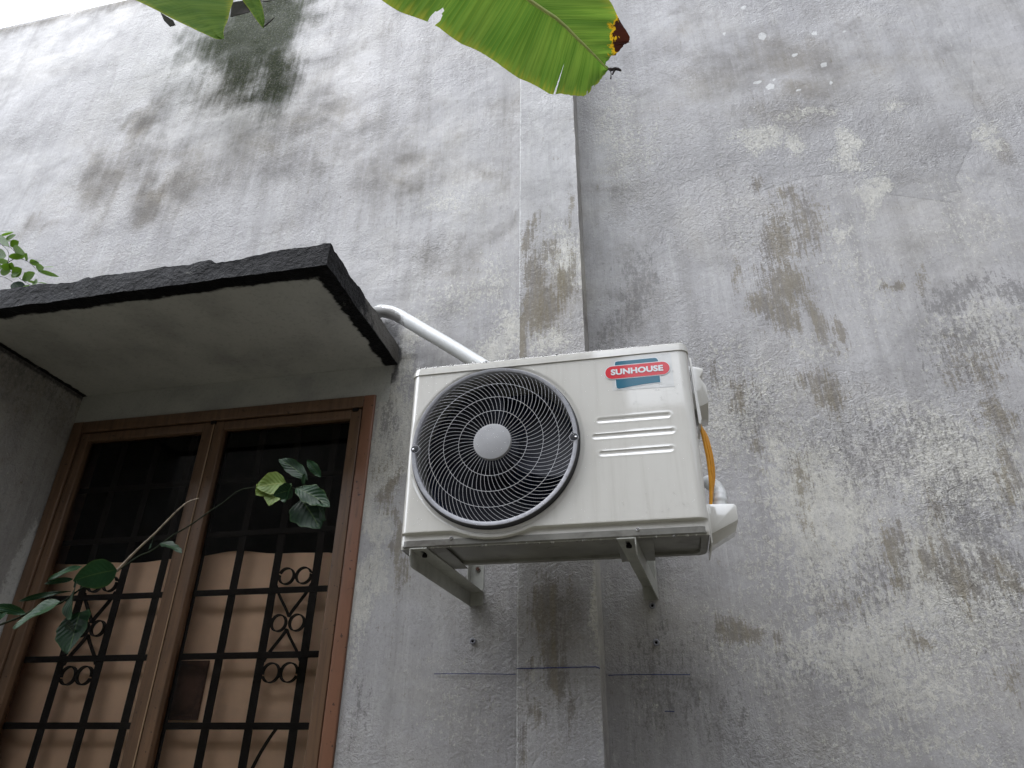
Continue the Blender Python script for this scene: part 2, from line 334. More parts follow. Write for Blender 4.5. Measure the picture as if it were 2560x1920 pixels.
class MB:      # mesh builder
    def __init__(s): s.v=[]; s.f=[]; s.m=[]
    def add(s,v,f,mi=0):
        k=len(s.v); s.v+= [tuple(p) for p in v]; s.f+=[tuple(i+k for i in q) for q in f]; s.m+=[mi]*len(f); return s
    def box(s,a,b,mi=0,bev=0):
        x0,y0,z0=a;x1,y1,z1=b
        if not bev:
            v=[(x0,y0,z0),(x1,y0,z0),(x1,y1,z0),(x0,y1,z0),(x0,y0,z1),(x1,y0,z1),(x1,y1,z1),(x0,y1,z1)]
            return s.add(v,[(3,2,1,0),(4,5,6,7),(0,1,5,4),(1,2,6,5),(2,3,7,6),(3,0,4,7)],mi)
        bm=bmesh.new(); bmesh.ops.create_cube(bm,size=1)
        for w in bm.verts: w.co=Vector(((x0+x1)/2+w.co.x*(x1-x0),(y0+y1)/2+w.co.y*(y1-y0),(z0+z1)/2+w.co.z*(z1-z0)))
        bmesh.ops.bevel(bm,geom=bm.edges[:],offset=bev,segments=3,profile=.5,affect='EDGES')
        return s.bm(bm,mi)
    def bm(s,bm,mi=0):
        bm.verts.index_update(); s.add([w.co[:] for w in bm.verts],[[w.index for w in f.verts] for f in bm.faces],mi); bm.free(); return s
    def tube(s,pts,r,seg=10,mi=0,cap=True,flat=None):
        pts=[Vector(p) for p in pts]; n=len(pts); rr=r if isinstance(r,(list,tuple)) else [r]*n
        vs_=[];fs=[]; up=None
        for i,p in enumerate(pts):
            d=(pts[min(i+1,n-1)]-pts[max(i-1,0)]).normalized()
            if up is None: up=Vector((0,0,1)) if abs(d.z)<.9 else Vector((1,0,0))
            a=d.cross(up).normalized(); b=a.cross(d).normalized(); up=b
            for k in range(seg):
                t=2*math.pi*k/seg; vs_.append(p+a*math.cos(t)*rr[i]+b*math.sin(t)*rr[i])
        for i in range(n-1):
            for k in range(seg):
                fs.append((i*seg+k,i*seg+(k+1)%seg,(i+1)*seg+(k+1)%seg,(i+1)*seg+k))
        if cap: fs.append(tuple(range(seg))); fs.append(tuple((n-1)*seg+k for k in range(seg))[::-1])
        return s.add(vs_,fs,mi)
    def lathe(s,prof,c,seg=96,mi=0,axis='y'):   # prof list of (r, offset along axis) round point c
        vs_=[];fs=[];n=len(prof)
        for k in range(seg):
            t=2*math.pi*k/seg
            for r,h in prof:
                if axis=='y': vs_.append((c[0]+r*math.cos(t),c[1]+h,c[2]+r*math.sin(t)))
                elif axis=='z': vs_.append((c[0]+r*math.cos(t),c[1]+r*math.sin(t),c[2]+h))
                else: vs_.append((c[0]+h,c[1]+r*math.cos(t),c[2]+r*math.sin(t)))
        for k in range(seg):
            for i in range(n-1): fs.append((k*n+i,((k+1)%seg)*n+i,((k+1)%seg)*n+i+1,k*n+i+1))
        return s.add(vs_,fs,mi)
    def prism(s,poly,y0,y1,mi=0,axis='y'):      # poly in (x,z) pulled along y (or (y,z) along x)
        n=len(poly)
        if axis=='y': v=[(x,y0,z) for x,z in poly]+[(x,y1,z) for x,z in poly]
        else: v=[(y0,a,z) for a,z in poly]+[(y1,a,z) for a,z in poly]
        f=[tuple(range(n)),tuple(range(2*n-1,n-1,-1))]+[(i,i+n,(i+1)%n+n,(i+1)%n) for i in range(n)]
        return s.add(v,f,mi)
    def build(s,name,mat,parent=None,smooth=False,bevel=0,label=None,origin=None,auto=None):
        o=mesh(name,s.v,s.f,mat,parent,smooth,origin=origin,label=label)
        if isinstance(mat,list): o.data.polygons.foreach_set('material_index',s.m)
        bm=bmesh.new(); bm.from_mesh(o.data); bmesh.ops.recalc_face_normals(bm,faces=bm.faces)
        if bevel: bmesh.ops.bevel(bm,geom=bm.edges[:],offset=bevel,segments=2,profile=.5,affect='EDGES')
        bm.to_mesh(o.data); bm.free()
        if smooth or auto: smooth_by_angle(o,auto or 40)
        return o
def smooth_by_angle(o,deg):
    me=o.data; me.polygons.foreach_set('use_smooth',[True]*len(me.polygons))
    bm=bmesh.new(); bm.from_mesh(me)
    for e in bm.edges:
        if len(e.link_faces)==2 and e.calc_face_angle(0)>math.radians(deg): e.smooth=False
    bm.to_mesh(me); bm.free()
def vnoise(x,z,s,seed=0):   # cheap value noise on arrays
    x=np.asarray(x)*s+seed*17.3; z=np.asarray(z)*s+seed*9.1
    xi=np.floor(x).astype(np.int64); zi=np.floor(z).astype(np.int64); fx=x-xi; fz=z-zi
    fx=fx*fx*(3-2*fx); fz=fz*fz*(3-2*fz)
    def h(a,b):
        n=(a*374761393+b*668265263+seed*1442695)&0x7fffffff; n=(n^(n>>13))*1274126177&0x7fffffff; return ((n^(n>>16))&0xffff)/65535.
    return (h(xi,zi)*(1-fx)+h(xi+1,zi)*fx)*(1-fz)+(h(xi,zi+1)*(1-fx)+h(xi+1,zi+1)*fx)*fz
def blobs(X,Z,L,soft=1.0,warp=.05):
    wx=X+(vnoise(X,Z,6,1)-.5)*warp*2+(vnoise(X,Z,17,2)-.5)*warp; wz=Z+(vnoise(X,Z,5,3)-.5)*warp*2.5+(vnoise(X,Z,15,4)-.5)*warp
    out=np.zeros_like(X)
    for (cx,cz,rx,rz,a) in L:
        d=((wx-cx)/rx)**2+((wz-cz)/rz)**2
        out=np.maximum(out,a*np.clip(1.5-d/ (1.0*soft) ,0,1) if soft<.5 else a*np.exp(-d*.9))
    return out
def inpoly_sd(X,Z,P):
    inside=np.zeros(X.shape,bool); dist=np.full(X.shape,9.)
    n=len(P)
    for i in range(n):
        x0,z0=P[i][0],P[i][-1]; x1,z1=P[(i+1)%n][0],P[(i+1)%n][-1]
        with np.errstate(divide='ignore',invalid='ignore'):
            c=((z0>Z)!=(z1>Z))&(X<(x1-x0)*(Z-z0)/(z1-z0+1e-12)+x0)
        inside^=c
        dx,dz=x1-x0,z1-z0; t=np.clip(((X-x0)*dx+(Z-z0)*dz)/(dx*dx+dz*dz+1e-12),0,1)
        dist=np.minimum(dist,np.hypot(X-x0-t*dx,Z-z0-t*dz))
    return np.where(inside,dist,-dist)
GZ=-1.55
# ================================================================ SETTING
g=MB(); g.add([(-60,-60,GZ),(60,-60,GZ),(60,60,GZ),(-60,60,GZ)],[(0,1,2,3)])
gr=g.build('ground',simple('wet_soil',(.09,.085,.06),.7,.4,var=.3,vs_=2)); tag(gr,kind='structure')
# ---------------------------------------------------------------- house
house=empty('house',(0,0,GZ),'grey weathered plaster house wall with pilaster, concrete canopy and brown timber window','house')
WX0,WX1,WZ0,WZ1=-2.366,-1.016,-.40,1.233      # window opening
TOP=4.395
def lin(a,b,s): return list(np.linspace(a,b,max(1,int(round((b-a)/s)))+1))[:-1]
xs=np.array(lin(-5.2,WX0,.013)+lin(WX0,WX1,.013)+lin(WX1,2.3,.0115)+lin(2.3,5,.2)+[5.])
zs=np.array(lin(GZ,WZ0,.1)+lin(WZ0,WZ1,.0125)+lin(WZ1,TOP,.0125)+[TOP])
X,Z=np.meshgrid(xs,zs); nx,nz=len(xs),len(zs); Xf,Zf=X.ravel(),Z.ravel()
A={}
A['haze']=blobs(Xf,Zf,[(-1.811,2.702,0.897,0.377,0.62),(-1.124,2.344,0.350,0.267,0.65),(-1.698,3.235,0.458,0.315,0.50),(-2.233,2.499,0.334,0.198,0.60),(-0.700,1.843,0.223,0.321,0.45),(-0.509,2.511,0.153,0.483,0.35),(0.000,2.257,0.136,0.543,0.40),(0.622,2.599,0.482,0.376,0.50),(1.183,2.262,0.254,0.325,0.35),(-2.621,3.072,0.126,0.257,1.15),(-2.445,2.770,0.446,0.180,0.70),(-2.426,2.520,0.074,0.151,1.00),(-2.694,2.753,0.184,0.255,0.85),(-2.175,3.245,0.274,0.202,0.80),(-2.421,2.504,0.100,0.134,1.00),(-2.718,2.827,0.186,0.186,0.70),(-2.966,2.477,0.214,0.085,0.60),(-1.811,2.702,0.243,0.137,0.50),
 (-1.444,2.623,0.280,0.230,0.55),(-1.829,3.346,0.206,0.245,0.60),(-1.031,2.326,0.126,0.161,0.55),(-1.111,2.228,0.137,0.086,0.40),(-1.328,2.858,0.207,0.209,0.50),(-0.982,2.842,0.147,0.204,0.35),(-2.025,3.207,0.149,0.159,0.50),
 (0.357,2.857,0.161,0.222,0.50),(0.748,2.780,0.205,0.212,0.90),(0.811,2.492,0.158,0.165,0.90),(0.445,2.584,0.133,0.203,0.50),(0.671,2.328,0.228,0.132,0.80),(1.107,2.679,0.138,0.143,0.60),(1.290,2.688,0.100,0.170,0.50),
 (1.051,2.852,0.143,0.152,0.50),(1.418,2.008,0.058,0.090,0.80),(-0.048,1.540,0.121,0.234,0.70),(-0.125,1.752,0.073,0.230,0.50),(-0.723,1.522,0.115,0.111,0.30),(0.029,1.425,0.067,0.121,0.60),(0.391,3.154,0.251,0.138,0.30),
 (-1.544,2.338,0.149,0.182,0.40),(0.877,0.363,0.068,0.073,0.50),(0.753,0.561,0.085,0.121,0.50),(0.418,0.845,0.083,0.141,0.40),(1.086,0.948,0.062,0.092,0.60)],warp=.09)
A['haze']=np.maximum(A['haze'],np.clip((Zf-4.22)/.14,0,1)*.95)
A['moss']=blobs(Xf,Zf,[(-2.043,3.774,0.303,0.344,1.90),(-1.799,3.187,0.101,0.234,1.20),(-2.342,3.690,0.197,0.205,1.00),(-2.039,3.402,0.183,0.251,1.30),(-1.866,3.395,0.164,0.331,1.30),(-2.321,3.857,0.200,0.190,0.90),(-2.511,3.869,0.103,0.144,0.70),(-1.712,3.315,0.072,0.161,0.60),(-1.888,3.081,0.172,0.114,0.60)],warp=.05)
A['stain']=blobs(Xf,Zf,[(0.553,1.733,0.073,0.152,0.95),(0.540,1.561,0.086,0.123,1.10),(0.456,1.490,0.071,0.070,1.15),(0.498,1.404,0.054,0.097,1.10),(0.611,1.389,0.033,0.134,1.00),(0.667,1.324,0.020,0.074,1.00),
 (0.628,1.927,0.041,0.051,1.00),(0.497,2.026,0.031,0.053,0.90),(0.885,1.499,0.038,0.023,1.20),(0.836,1.517,0.024,0.032,1.10),(0.371,1.630,0.023,0.106,0.80),(0.657,1.805,0.072,0.155,0.80),(0.993,1.513,0.020,0.078,0.80),
 (0.190,0.330,0.039,0.041,1.10),(0.279,0.328,0.018,0.025,0.80),(0.524,1.120,0.065,0.061,0.95),(0.571,1.063,0.042,0.059,0.90),(0.239,1.187,0.031,0.073,0.80),(0.313,1.106,0.045,0.088,0.70),(1.032,0.985,0.038,0.094,0.90),(1.017,0.800,0.043,0.131,0.80),
 (0.784,0.493,0.054,0.071,1.00),(0.832,0.452,0.041,0.076,1.00),(0.654,0.565,0.056,0.081,0.90),(0.906,0.462,0.046,0.076,0.80),(0.663,0.445,0.072,0.051,0.70),(0.798,0.641,0.037,0.083,0.70),(0.685,0.295,0.035,0.024,0.90),(0.473,0.426,0.075,0.052,0.60),
 (-0.883,0.655,0.020,0.177,1.00),(-0.910,0.839,0.028,0.104,0.90),(-0.850,0.559,0.023,0.062,0.80),(-0.954,0.931,0.054,0.054,0.50),(0.869,0.222,0.055,0.045,0.70),(0.339,0.883,0.028,0.096,0.70),(0.443,0.751,0.034,0.135,0.70),(1.039,1.152,0.079,0.101,0.60)],warp=.035)
A['flake']=blobs(Xf,Zf,[(0.546,2.254,0.097,0.057,1.00),(0.656,2.195,0.043,0.063,1.00),(0.859,2.151,0.041,0.086,1.00),(0.847,2.060,0.049,0.072,0.90),(0.733,2.336,0.156,0.037,0.80),(1.086,2.296,0.049,0.051,0.80),(1.368,2.164,0.060,0.060,1.00),(1.375,2.048,0.059,0.069,0.90),
 (0.885,1.879,0.047,0.089,1.00),(0.801,1.764,0.039,0.065,0.80),(-0.025,2.489,0.101,0.349,0.60),(0.069,2.382,0.117,0.167,0.50),(0.459,0.690,0.186,0.293,0.90),(0.301,1.020,0.176,0.187,0.70),(0.880,0.811,0.227,0.222,0.95),(0.789,0.466,0.225,0.218,0.90),
 (0.506,0.286,0.360,0.194,0.80),(0.266,0.584,0.081,0.142,0.50),(1.095,1.251,0.133,0.122,0.70),(0.274,1.276,0.093,0.113,0.40),(0.787,1.608,0.121,0.328,0.45),(0.418,1.847,0.101,0.229,0.35),(0.626,0.058,0.276,0.075,0.60),(1.186,1.733,0.173,0.187,0.40),
 (-0.956,1.040,0.082,0.189,1.60),(-0.967,0.809,0.061,0.190,1.30),(-0.979,0.534,0.042,0.185,1.00),(-0.874,1.476,0.049,0.088,1.20),(-0.900,1.330,0.038,0.125,1.20),(-0.533,1.434,0.092,0.127,0.90),(-0.691,1.652,0.196,0.139,0.60),(-0.519,1.720,0.077,0.210,0.60),(-0.758,2.189,0.129,0.083,0.60),(-1.000,0.314,0.048,0.211,0.50),(-0.624,0.176,0.130,0.115,0.35),
 (0.158,0.383,0.079,0.078,0.40),(-0.074,0.172,0.078,0.121,0.30),(0.727,0.998,0.122,0.097,0.70),(0.561,1.243,0.132,0.073,0.50)],warp=.06)
A['grime_shade']=blobs(Xf,Zf,[(1.081,1.402,0.096,0.093,0.90),(1.192,1.349,0.053,0.090,0.90),(1.058,1.220,0.146,0.104,0.70),(0.701,0.886,0.332,0.187,0.60),(0.908,0.594,0.155,0.269,0.75),(0.583,0.474,0.198,0.157,0.60),(0.963,0.498,0.035,0.089,1.00),(0.352,0.965,0.086,0.149,0.60),
 (-0.029,1.559,0.104,0.256,0.80),(-0.140,1.447,0.052,0.124,0.70),(-0.007,0.196,0.155,0.146,0.60),(-0.909,1.437,0.039,0.109,1.00),(-0.969,1.079,0.046,0.115,0.80),(-0.974,0.113,0.061,0.128,0.60),(0.122,0.112,0.149,0.092,0.50),(0.313,0.229,0.245,0.192,0.40),(0.540,1.561,0.141,0.308,0.35),
 (-2.131,3.427,0.310,0.423,0.40),(1.141,1.970,0.106,0.113,0.50),(0.096,2.237,0.152,0.160,0.30),(-2.561,2.968,0.247,0.307,0.30),(-0.990,2.123,0.155,0.137,0.30)],warp=.07)
A['white']=blobs(Xf,Zf,[(0.599,2.601,0.026,0.023,1.30),(0.648,2.556,0.027,0.031,1.30),(0.662,2.905,0.025,0.047,1.20),(0.502,2.975,0.012,0.016,1.20),(0.769,2.755,0.017,0.018,1.20),(0.874,2.661,0.021,0.026,1.20),(0.616,3.148,0.024,0.024,1.10),(0.886,2.539,0.016,0.019,1.00),(0.674,2.603,0.009,0.012,1.10),
 (0.754,2.517,0.009,0.014,1.10),(0.574,2.449,0.007,0.011,1.00),(0.878,2.874,0.022,0.022,1.00),(1.002,2.844,0.014,0.015,1.00),(0.446,0.766,0.016,0.012,0.80),(-1.821,0.736,0.002,0.002,0.00)],soft=.3,warp=.012)
A['black']=blobs(Xf,Zf,[(-0.980,1.528,0.040,0.072,1.20),(-0.940,1.397,0.019,0.086,1.00),(-0.980,1.277,0.042,0.029,1.10),(-0.941,1.318,0.015,0.083,0.90)],warp=.02)
coatP=[(-0.4091,0.0000,0.9940),(0.0145,0.0000,1.6869),(0.1312,0.0000,1.7529),(0.1626,0.0000,1.8545),(0.1062,0.0000,1.8849),(0.1859,0.0000,1.9313),(0.1687,0.0000,1.9962),(0.1359,0.0000,2.0547),(0.2980,0.0000,2.1180),(0.3636,0.0000,2.1473),(0.4862,0.0000,2.1668),(0.5235,0.0000,2.1143),(0.5285,0.0000,1.9982),(0.6781,0.0000,2.0306),(0.7861,0.0000,2.0302),(0.8555,0.0000,2.0267),(0.9311,0.0000,1.9017),(1.0236,0.0000,1.8639),(1.1817,0.0000,1.7969),(1.1261,0.0000,1.8543),(1.1989,0.0000,1.8601),(1.1946,0.0000,1.9188),(1.2912,0.0000,2.0770),(1.3449,0.0000,2.2245),(1.5555,0.0000,3.0631),(-0.4644,0.0000,3.7485),(-0.5380,0.0000,1.7113),(-0.5248,0.0000,1.0037)]
A['coatfade']=np.clip((3.0-Zf)/.9,0,1)*np.clip((Xf+.2)/.5,0,1)
A['coat']=np.clip(.5+inpoly_sd(Xf,Zf,coatP)*8,0,1)
pt=np.zeros_like(Xf); ins=(Xf>-2.37)&(Xf<-.96)&(Zf>1.2)&(Zf<1.37); pt[ins]=1; A['paint']=pt
w=Xf*0; w[(Xf<-2.36)&(Zf<1.36)]=.0
# lit strip beside the window is painted into the side fin colour
idx=np.arange(nx*nz).reshape(nz,nx)
q=np.stack([idx[:-1,:-1],idx[:-1,1:],idx[1:,1:],idx[1:,:-1]],-1)
cxm=(xs[:-1]+xs[1:])/2; czm=(zs[:-1]+zs[1:])/2
hole=((cxm>WX0)&(cxm<WX1))[None,:]&((czm>WZ0)&(czm<WZ1))[:,None]
F=q[~hole].reshape(-1,4)
Yw=(vnoise(Xf,Zf,1.6,7)-.5)*.012+(vnoise(Xf,Zf,5,8)-.5)*.004
edge=np.minimum.reduce([np.abs(Xf-WX0),np.abs(Xf-WX1)]); nearw=(Xf>WX0-.15)&(Xf<WX1+.15)&(Zf<WZ1+.15)
Yw[nearw]*=.1; Yw=np.maximum(Yw,-.004)
Yw[(Zf>TOP-.02)]+=.01
V3=np.stack([Xf,Yw,Zf],-1)
wall=mesh('wall',V3,F.tolist(),M_['plaster'],house,True,attrs=A)
# wall body: reveals, top and back
b=MB(); T=.17
b.box((-5.2,.02,TOP-.001),(5,.16,TOP+.03))
b.build('wall_top',M_['plaster'],house)
b=MB()
b.add([(WX0,0,WZ0),(WX0,T,WZ0),(WX0,T,WZ1),(WX0,0,WZ1),(WX1,0,WZ0),(WX1,T,WZ0),(WX1,T,WZ1),(WX1,0,WZ1)],[(0,1,2,3),(4,7,6,5),(3,2,6,7),(0,4,5,1)])
b.build('window_reveal',simple('reveal_paint',(.30,.19,.14),.8,.3,var=.15),house)
# room
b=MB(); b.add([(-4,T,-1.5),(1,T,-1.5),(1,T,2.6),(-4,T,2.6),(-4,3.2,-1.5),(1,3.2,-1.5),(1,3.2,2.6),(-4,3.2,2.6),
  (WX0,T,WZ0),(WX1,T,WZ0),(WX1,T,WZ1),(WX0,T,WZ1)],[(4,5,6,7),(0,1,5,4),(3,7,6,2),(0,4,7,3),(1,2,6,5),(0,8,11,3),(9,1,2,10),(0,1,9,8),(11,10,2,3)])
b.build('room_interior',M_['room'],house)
# back of wall so that no light leaks from behind
b=MB(); b.box((-5.2,3.3,GZ),(5,3.4,TOP)); b.box((-5.2,.165,2.62),(5,3.3,2.7)); b.build('rear_wall',M_['plaster'],house)
# pilaster
PX0,PX1,PY=-.423,-.1925,-.17
def gridface(fn,nu,nv):
    v=[fn(i/nu,j/nv) for j in range(nv+1) for i in range(nu+1)]
    f=[(j*(nu+1)+i,j*(nu+1)+i+1,(j+1)*(nu+1)+i+1,(j+1)*(nu+1)+i) for j in range(nv) for i in range(nu)]
    return v,f
pv=[];pf=[]
H=TOP-GZ
for fn,nu in ((lambda u,v:(PX0+(PX1-PX0)*u,PY,GZ+H*v),20),(lambda u,v:(PX1,PY*(1-u)+.02*u,GZ+H*v),14),(lambda u,v:(PX0,.02*(1-u)+PY*u,GZ+H*v),10)):
    v,f=gridface(fn,nu,480); k=len(pv); pv+=v; pf+=[tuple(i+k for i in q_) for q_ in f]
pv=np.array(pv)
pA={}
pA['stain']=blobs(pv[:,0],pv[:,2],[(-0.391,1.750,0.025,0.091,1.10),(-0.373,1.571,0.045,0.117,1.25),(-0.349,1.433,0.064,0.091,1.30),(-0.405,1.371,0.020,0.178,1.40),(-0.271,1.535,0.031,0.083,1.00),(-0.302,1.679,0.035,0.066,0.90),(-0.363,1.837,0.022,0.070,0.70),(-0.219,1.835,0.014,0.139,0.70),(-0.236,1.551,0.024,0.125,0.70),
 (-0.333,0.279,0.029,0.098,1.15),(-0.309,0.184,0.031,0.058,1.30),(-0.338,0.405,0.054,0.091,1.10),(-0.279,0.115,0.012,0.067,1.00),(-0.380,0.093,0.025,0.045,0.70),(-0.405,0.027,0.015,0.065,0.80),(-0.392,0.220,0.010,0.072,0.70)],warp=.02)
pA['flake']=blobs(pv[:,0],pv[:,2],[(-0.260,1.639,0.069,0.130,0.90),(-0.309,1.300,0.082,0.076,0.80),(-0.379,0.196,0.039,0.071,0.50),(-0.204,0.401,0.016,0.154,0.90)],warp=.03)
pA['haze']=blobs(pv[:,0],pv[:,2],[(-0.306,1.478,0.101,0.225,0.70),(-0.325,0.366,0.093,0.115,1.00)],warp=.03)  # last blob: grime below the unit together with its shade, painted in
side=(np.abs(pv[:,0]-PX1)<1e-4)
pA['white']=np.where((np.abs(pv[:,0]-PX0)<1e-4)&(np.abs(pv[:,1]-PY)<1e-4),.62,0)
pA['haze'][side&(pv[:,1]>PY+.002)]+=.55; pA['flake'][side]+=.35  # shade of the right face put into its colour, along with flakes
dn=np.array([mnoise.noise(Vector((p[0]*9,p[1]*9,p[2]*9))) for p in pv])
ed=side&(np.abs(pv[:,1]-PY)<1e-4)
pv2=pv.copy(); jag=np.array([mnoise.noise(Vector((1,3,p[2]*14)))*.0022 for p in pv])
m1=np.abs(pv[:,0]-PX1)<1e-4; m0=np.abs(pv[:,0]-PX0)<1e-4; mf=np.abs(pv[:,1]-PY)<1e-4
pv2[m1&mf,0]+=jag[m1&mf]; pv2[m0&mf,0]+=jag[m0&mf]*.8; pv2[mf,1]+=dn[mf]*.0015
pA['coatfade']=np.zeros(len(pv))
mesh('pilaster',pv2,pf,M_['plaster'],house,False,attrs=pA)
# canopy
CX0,CX1,CY,CZ0,CZ1=-3.2,-.942,-.635,1.360,1.447
cv=[];cf=[]
def addg(fn,nu,nv):
    v,f=gridface(fn,nu,nv); k=len(cv); cv.extend(v); cf.extend([tuple(i+k for i in q_) for q_ in f])
L=CX1-CX0
addg(lambda u,v:(CX0+L*u,CY*(1-v),CZ0),150,64)
addg(lambda u,v:(CX0+L*u,CY,CZ0+(CZ1-CZ0)*v),220,14)
addg(lambda u,v:(CX1,CY*(1-u),CZ0+(CZ1-CZ0)*v),100,14)
addg(lambda u,v:(CX0,CY*u,CZ0+(CZ1-CZ0)*v),60,8)
addg(lambda u,v:(CX0+L*u,CY*(1-v),CZ1),220,64)
cva=np.array(cv); e=[];sd=[];out=[]
for p in cva:
    x,y,z=p; d=min(y-CY,CX1-x)
    if z<CZ0+.004: d=min(d,max(0,x+2.372)*1.6+.02)
    ev=np.clip(1.15-d/.085,0,1)
    if z>CZ0+.004: ev=1.0
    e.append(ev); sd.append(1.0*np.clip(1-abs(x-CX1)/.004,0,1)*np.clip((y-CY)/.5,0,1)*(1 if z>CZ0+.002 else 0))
    n=mnoise.noise(Vector((x*14,y*14,z*14)))*.003+mnoise.noise(Vector((x*60,y*60,z*60)))*.0013
    rim=max(0,1-d/.03); top=1 if z>CZ0+.03 else .6
    q_=Vector((x,y,z)); 
    if y<CY+.004: q_.y-=n*1.2
    if x>CX1-.004: q_.x+=n*1.1
    chip=max(0,mnoise.noise(Vector((x*5,y*5,3)))-.12)*.045*max(0,1-d/.05)+max(0,mnoise.noise(Vector((x*19,y*19,7)))-.2)*.02*max(0,1-d/.03)
    if z>CZ0+.03: q_.z-=chip*((z-CZ0)/(CZ1-CZ0))**2
    if z>CZ1-.004: q_.z+=n*1.8*rim- .004*rim
    elif z<CZ0+.004: q_.z+=n*.7*rim+.0015*mnoise.noise(Vector((x*4,y*4,0)))
    out.append(q_)
mesh('canopy',np.array(out),cf,M_['canopy'],house,True,attrs={'edge':e,'side':sd})
# side fin at the left of the window carrying the canopy
FX=-2.372
v,f=gridface(lambda u,v:(FX,-.632*(1-u)-.0*u,GZ+(CZ0-GZ+.002)*v),48,230); v=np.array(v)
w_=np.clip((1.3-v[:,2])/1.2,0,1)
fa={'white':np.clip(.85-np.abs(v[:,1]+.015)/(.02+.11*w_)*.7,0,1)*np.clip((1.0-v[:,2])/.35,0,1),'haze':.15+.75*np.clip((v[:,2]-.75)/.6,0,1),'grime_shade':np.clip((v[:,2]-1.0)/.3,0,1)*.5,  # lit strip by the window and shade under the canopy, both painted in
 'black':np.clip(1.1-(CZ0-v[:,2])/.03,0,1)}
v[:,0]+=np.array([mnoise.noise(Vector((1,p[1]*3,p[2]*3)))*.004 for p in v])
mesh('side_fin',v,f,M_['plaster'],house,True,attrs=fa)
b=MB(); b.box((FX-.16,-.63,GZ),(FX-.004,.01,CZ0+.001)); b.build('side_fin_core',M_['plaster'],house)
# pencil lines, plugs, small fixings
def ribbon(pts,h,mat,name,th=.0006,label=None):
    b=MB()
    for i in range(len(pts)-1):
        a=Vector(pts[i]);c=Vector(pts[i+1]); n=6
    P=[]
    for i in range(len(pts)-1):
        a=Vector(pts[i]);c=Vector(pts[i+1])
        for k in range(8): P.append(a.lerp(c,k/8)+Vector((0,0,(random.random()-.5)*.0007)))
    P.append(Vector(pts[-1]))
    return b.tube(P,h,5).build(name,mat,house,label=label)
ribbon([(-0.7175,-0.0045,0.2341),(-0.5967,-0.0045,0.2332),(-0.4613,-0.0045,0.2296)],.0011,M_['pencil'],'pencil_line')
ribbon([(-0.4234,-0.1720,0.2265),(-0.3015,-0.1720,0.2278),(-0.2026,-0.1720,0.2285),(-0.1920,-0.1720,0.2243)],.0012,M_['pencil'],'pencil_line')
ribbon([(-0.1843,-0.0045,0.2240),(-0.0930,-0.0045,0.2251),(0.0479,-0.0045,0.2227)],.0011,M_['pencil'],'pencil_line')
ribbon([(-0.0316,-0.0045,0.1283),(-0.0052,-0.0045,0.1278)],.0011,M_['pencil'],'pencil_line')
for c in ((-0.5977,0.0000,0.3263),(-0.0391,0.0000,0.3113),(-0.0415,0.0000,0.4165)):
    b=MB(); b.lathe([(.0095,0),(.0095,-.006),(.0078,-.0085),(.005,-.0085),(.004,-.001),(0,-.001)],(c[0],-.002,c[2]),16,0)
    b.lathe([(.0035,-.0015),(.0,-.003)],(c[0],-.002,c[2]),10,1)
    b.build('wall_plug',[M_['plug'],M_['groove']],house,auto=40)
# ---------------------------------------------------------------- window (part of the house; frame, sashes, panes and grille below it)
win=bpy.data.objects.new('window',None); COL.objects.link(win); win.parent=house; WO[win.name]=WO[house.name]
def frame(name,x0,x1,z0,z1,wl_,wr,wt,wb,y0,y1,mat,bev=.004,bead=True):
    b=MB()
    b.box((x0,y0,z0),(x0+wl_,y1,z1),bev=bev); b.box((x1-wr,y0,z0),(x1,y1,z1),bev=bev)
    b.box((x0+wl_,y0+.001,z1-wt),(x1-wr,y1,z1),bev=bev); b.box((x0+wl_,y0+.001,z0),(x1-wr,y1,z0+wb),bev=bev)
    return b.build(name,mat,win,auto=35)
frame('frame',WX0+.001,WX1-.001,WZ0+.001,WZ1-.001,.050,.046,.048,.05,-.010,.075,M_['wood'])
b=MB(); b.box((WX0+.051,.038,WZ0+.05),(WX1-.047,.045,WZ1-.0495)); 
rb=MB()   # rebate line behind the sashes
rb.box((WX0+.0505,.040,WZ0+.05),(WX0+.057,.07,WZ1-.05)); rb.box((WX1-.056,.040,WZ0+.05),(WX1-.0475,.07,WZ1-.05)); rb.box((WX0+.06,.040,WZ1-.057),(WX1-.06,.07,WZ1-.049)); rb.box((-1.702,.040,WZ0+.05),(-1.690,.07,WZ1-.06))
rb.build('rebate',M_['groove'],win)
SL=(-2.311,-1.6985); SR=(-1.6915,-1.0685)
for (x0,x1),wl_,wr in ((SL,.038,.045),(SR,.042,.044)):
    sash=frame('sash',x0,x1,WZ0+.055,1.179,wl_,wr,.037,.05,-.003,.038,M_['wood'])
    p=MB(); p.add([(x0+wl_-.005,.021,WZ0+.1),(x1-wr+.005,.021,WZ0+.1),(x1-wr+.005,.021,1.145),(x0+wl_-.005,.021,1.145)],[(0,1,2,3)])
    p.build('pane',M_['glass'],win)
b=MB(); b.tube([(-1.695,-.0035,WZ0+.06),(-1.695,-.0035,1.176)],.0028,6); b.build('meeting_bead',M_['bead'],win)
for x in (-1.105,-1.71):
    b=MB(); b.box((x,-.008,1.168),(x+.023,.0,1.182),bev=.002); b.build('latch',M_['iron'],win)
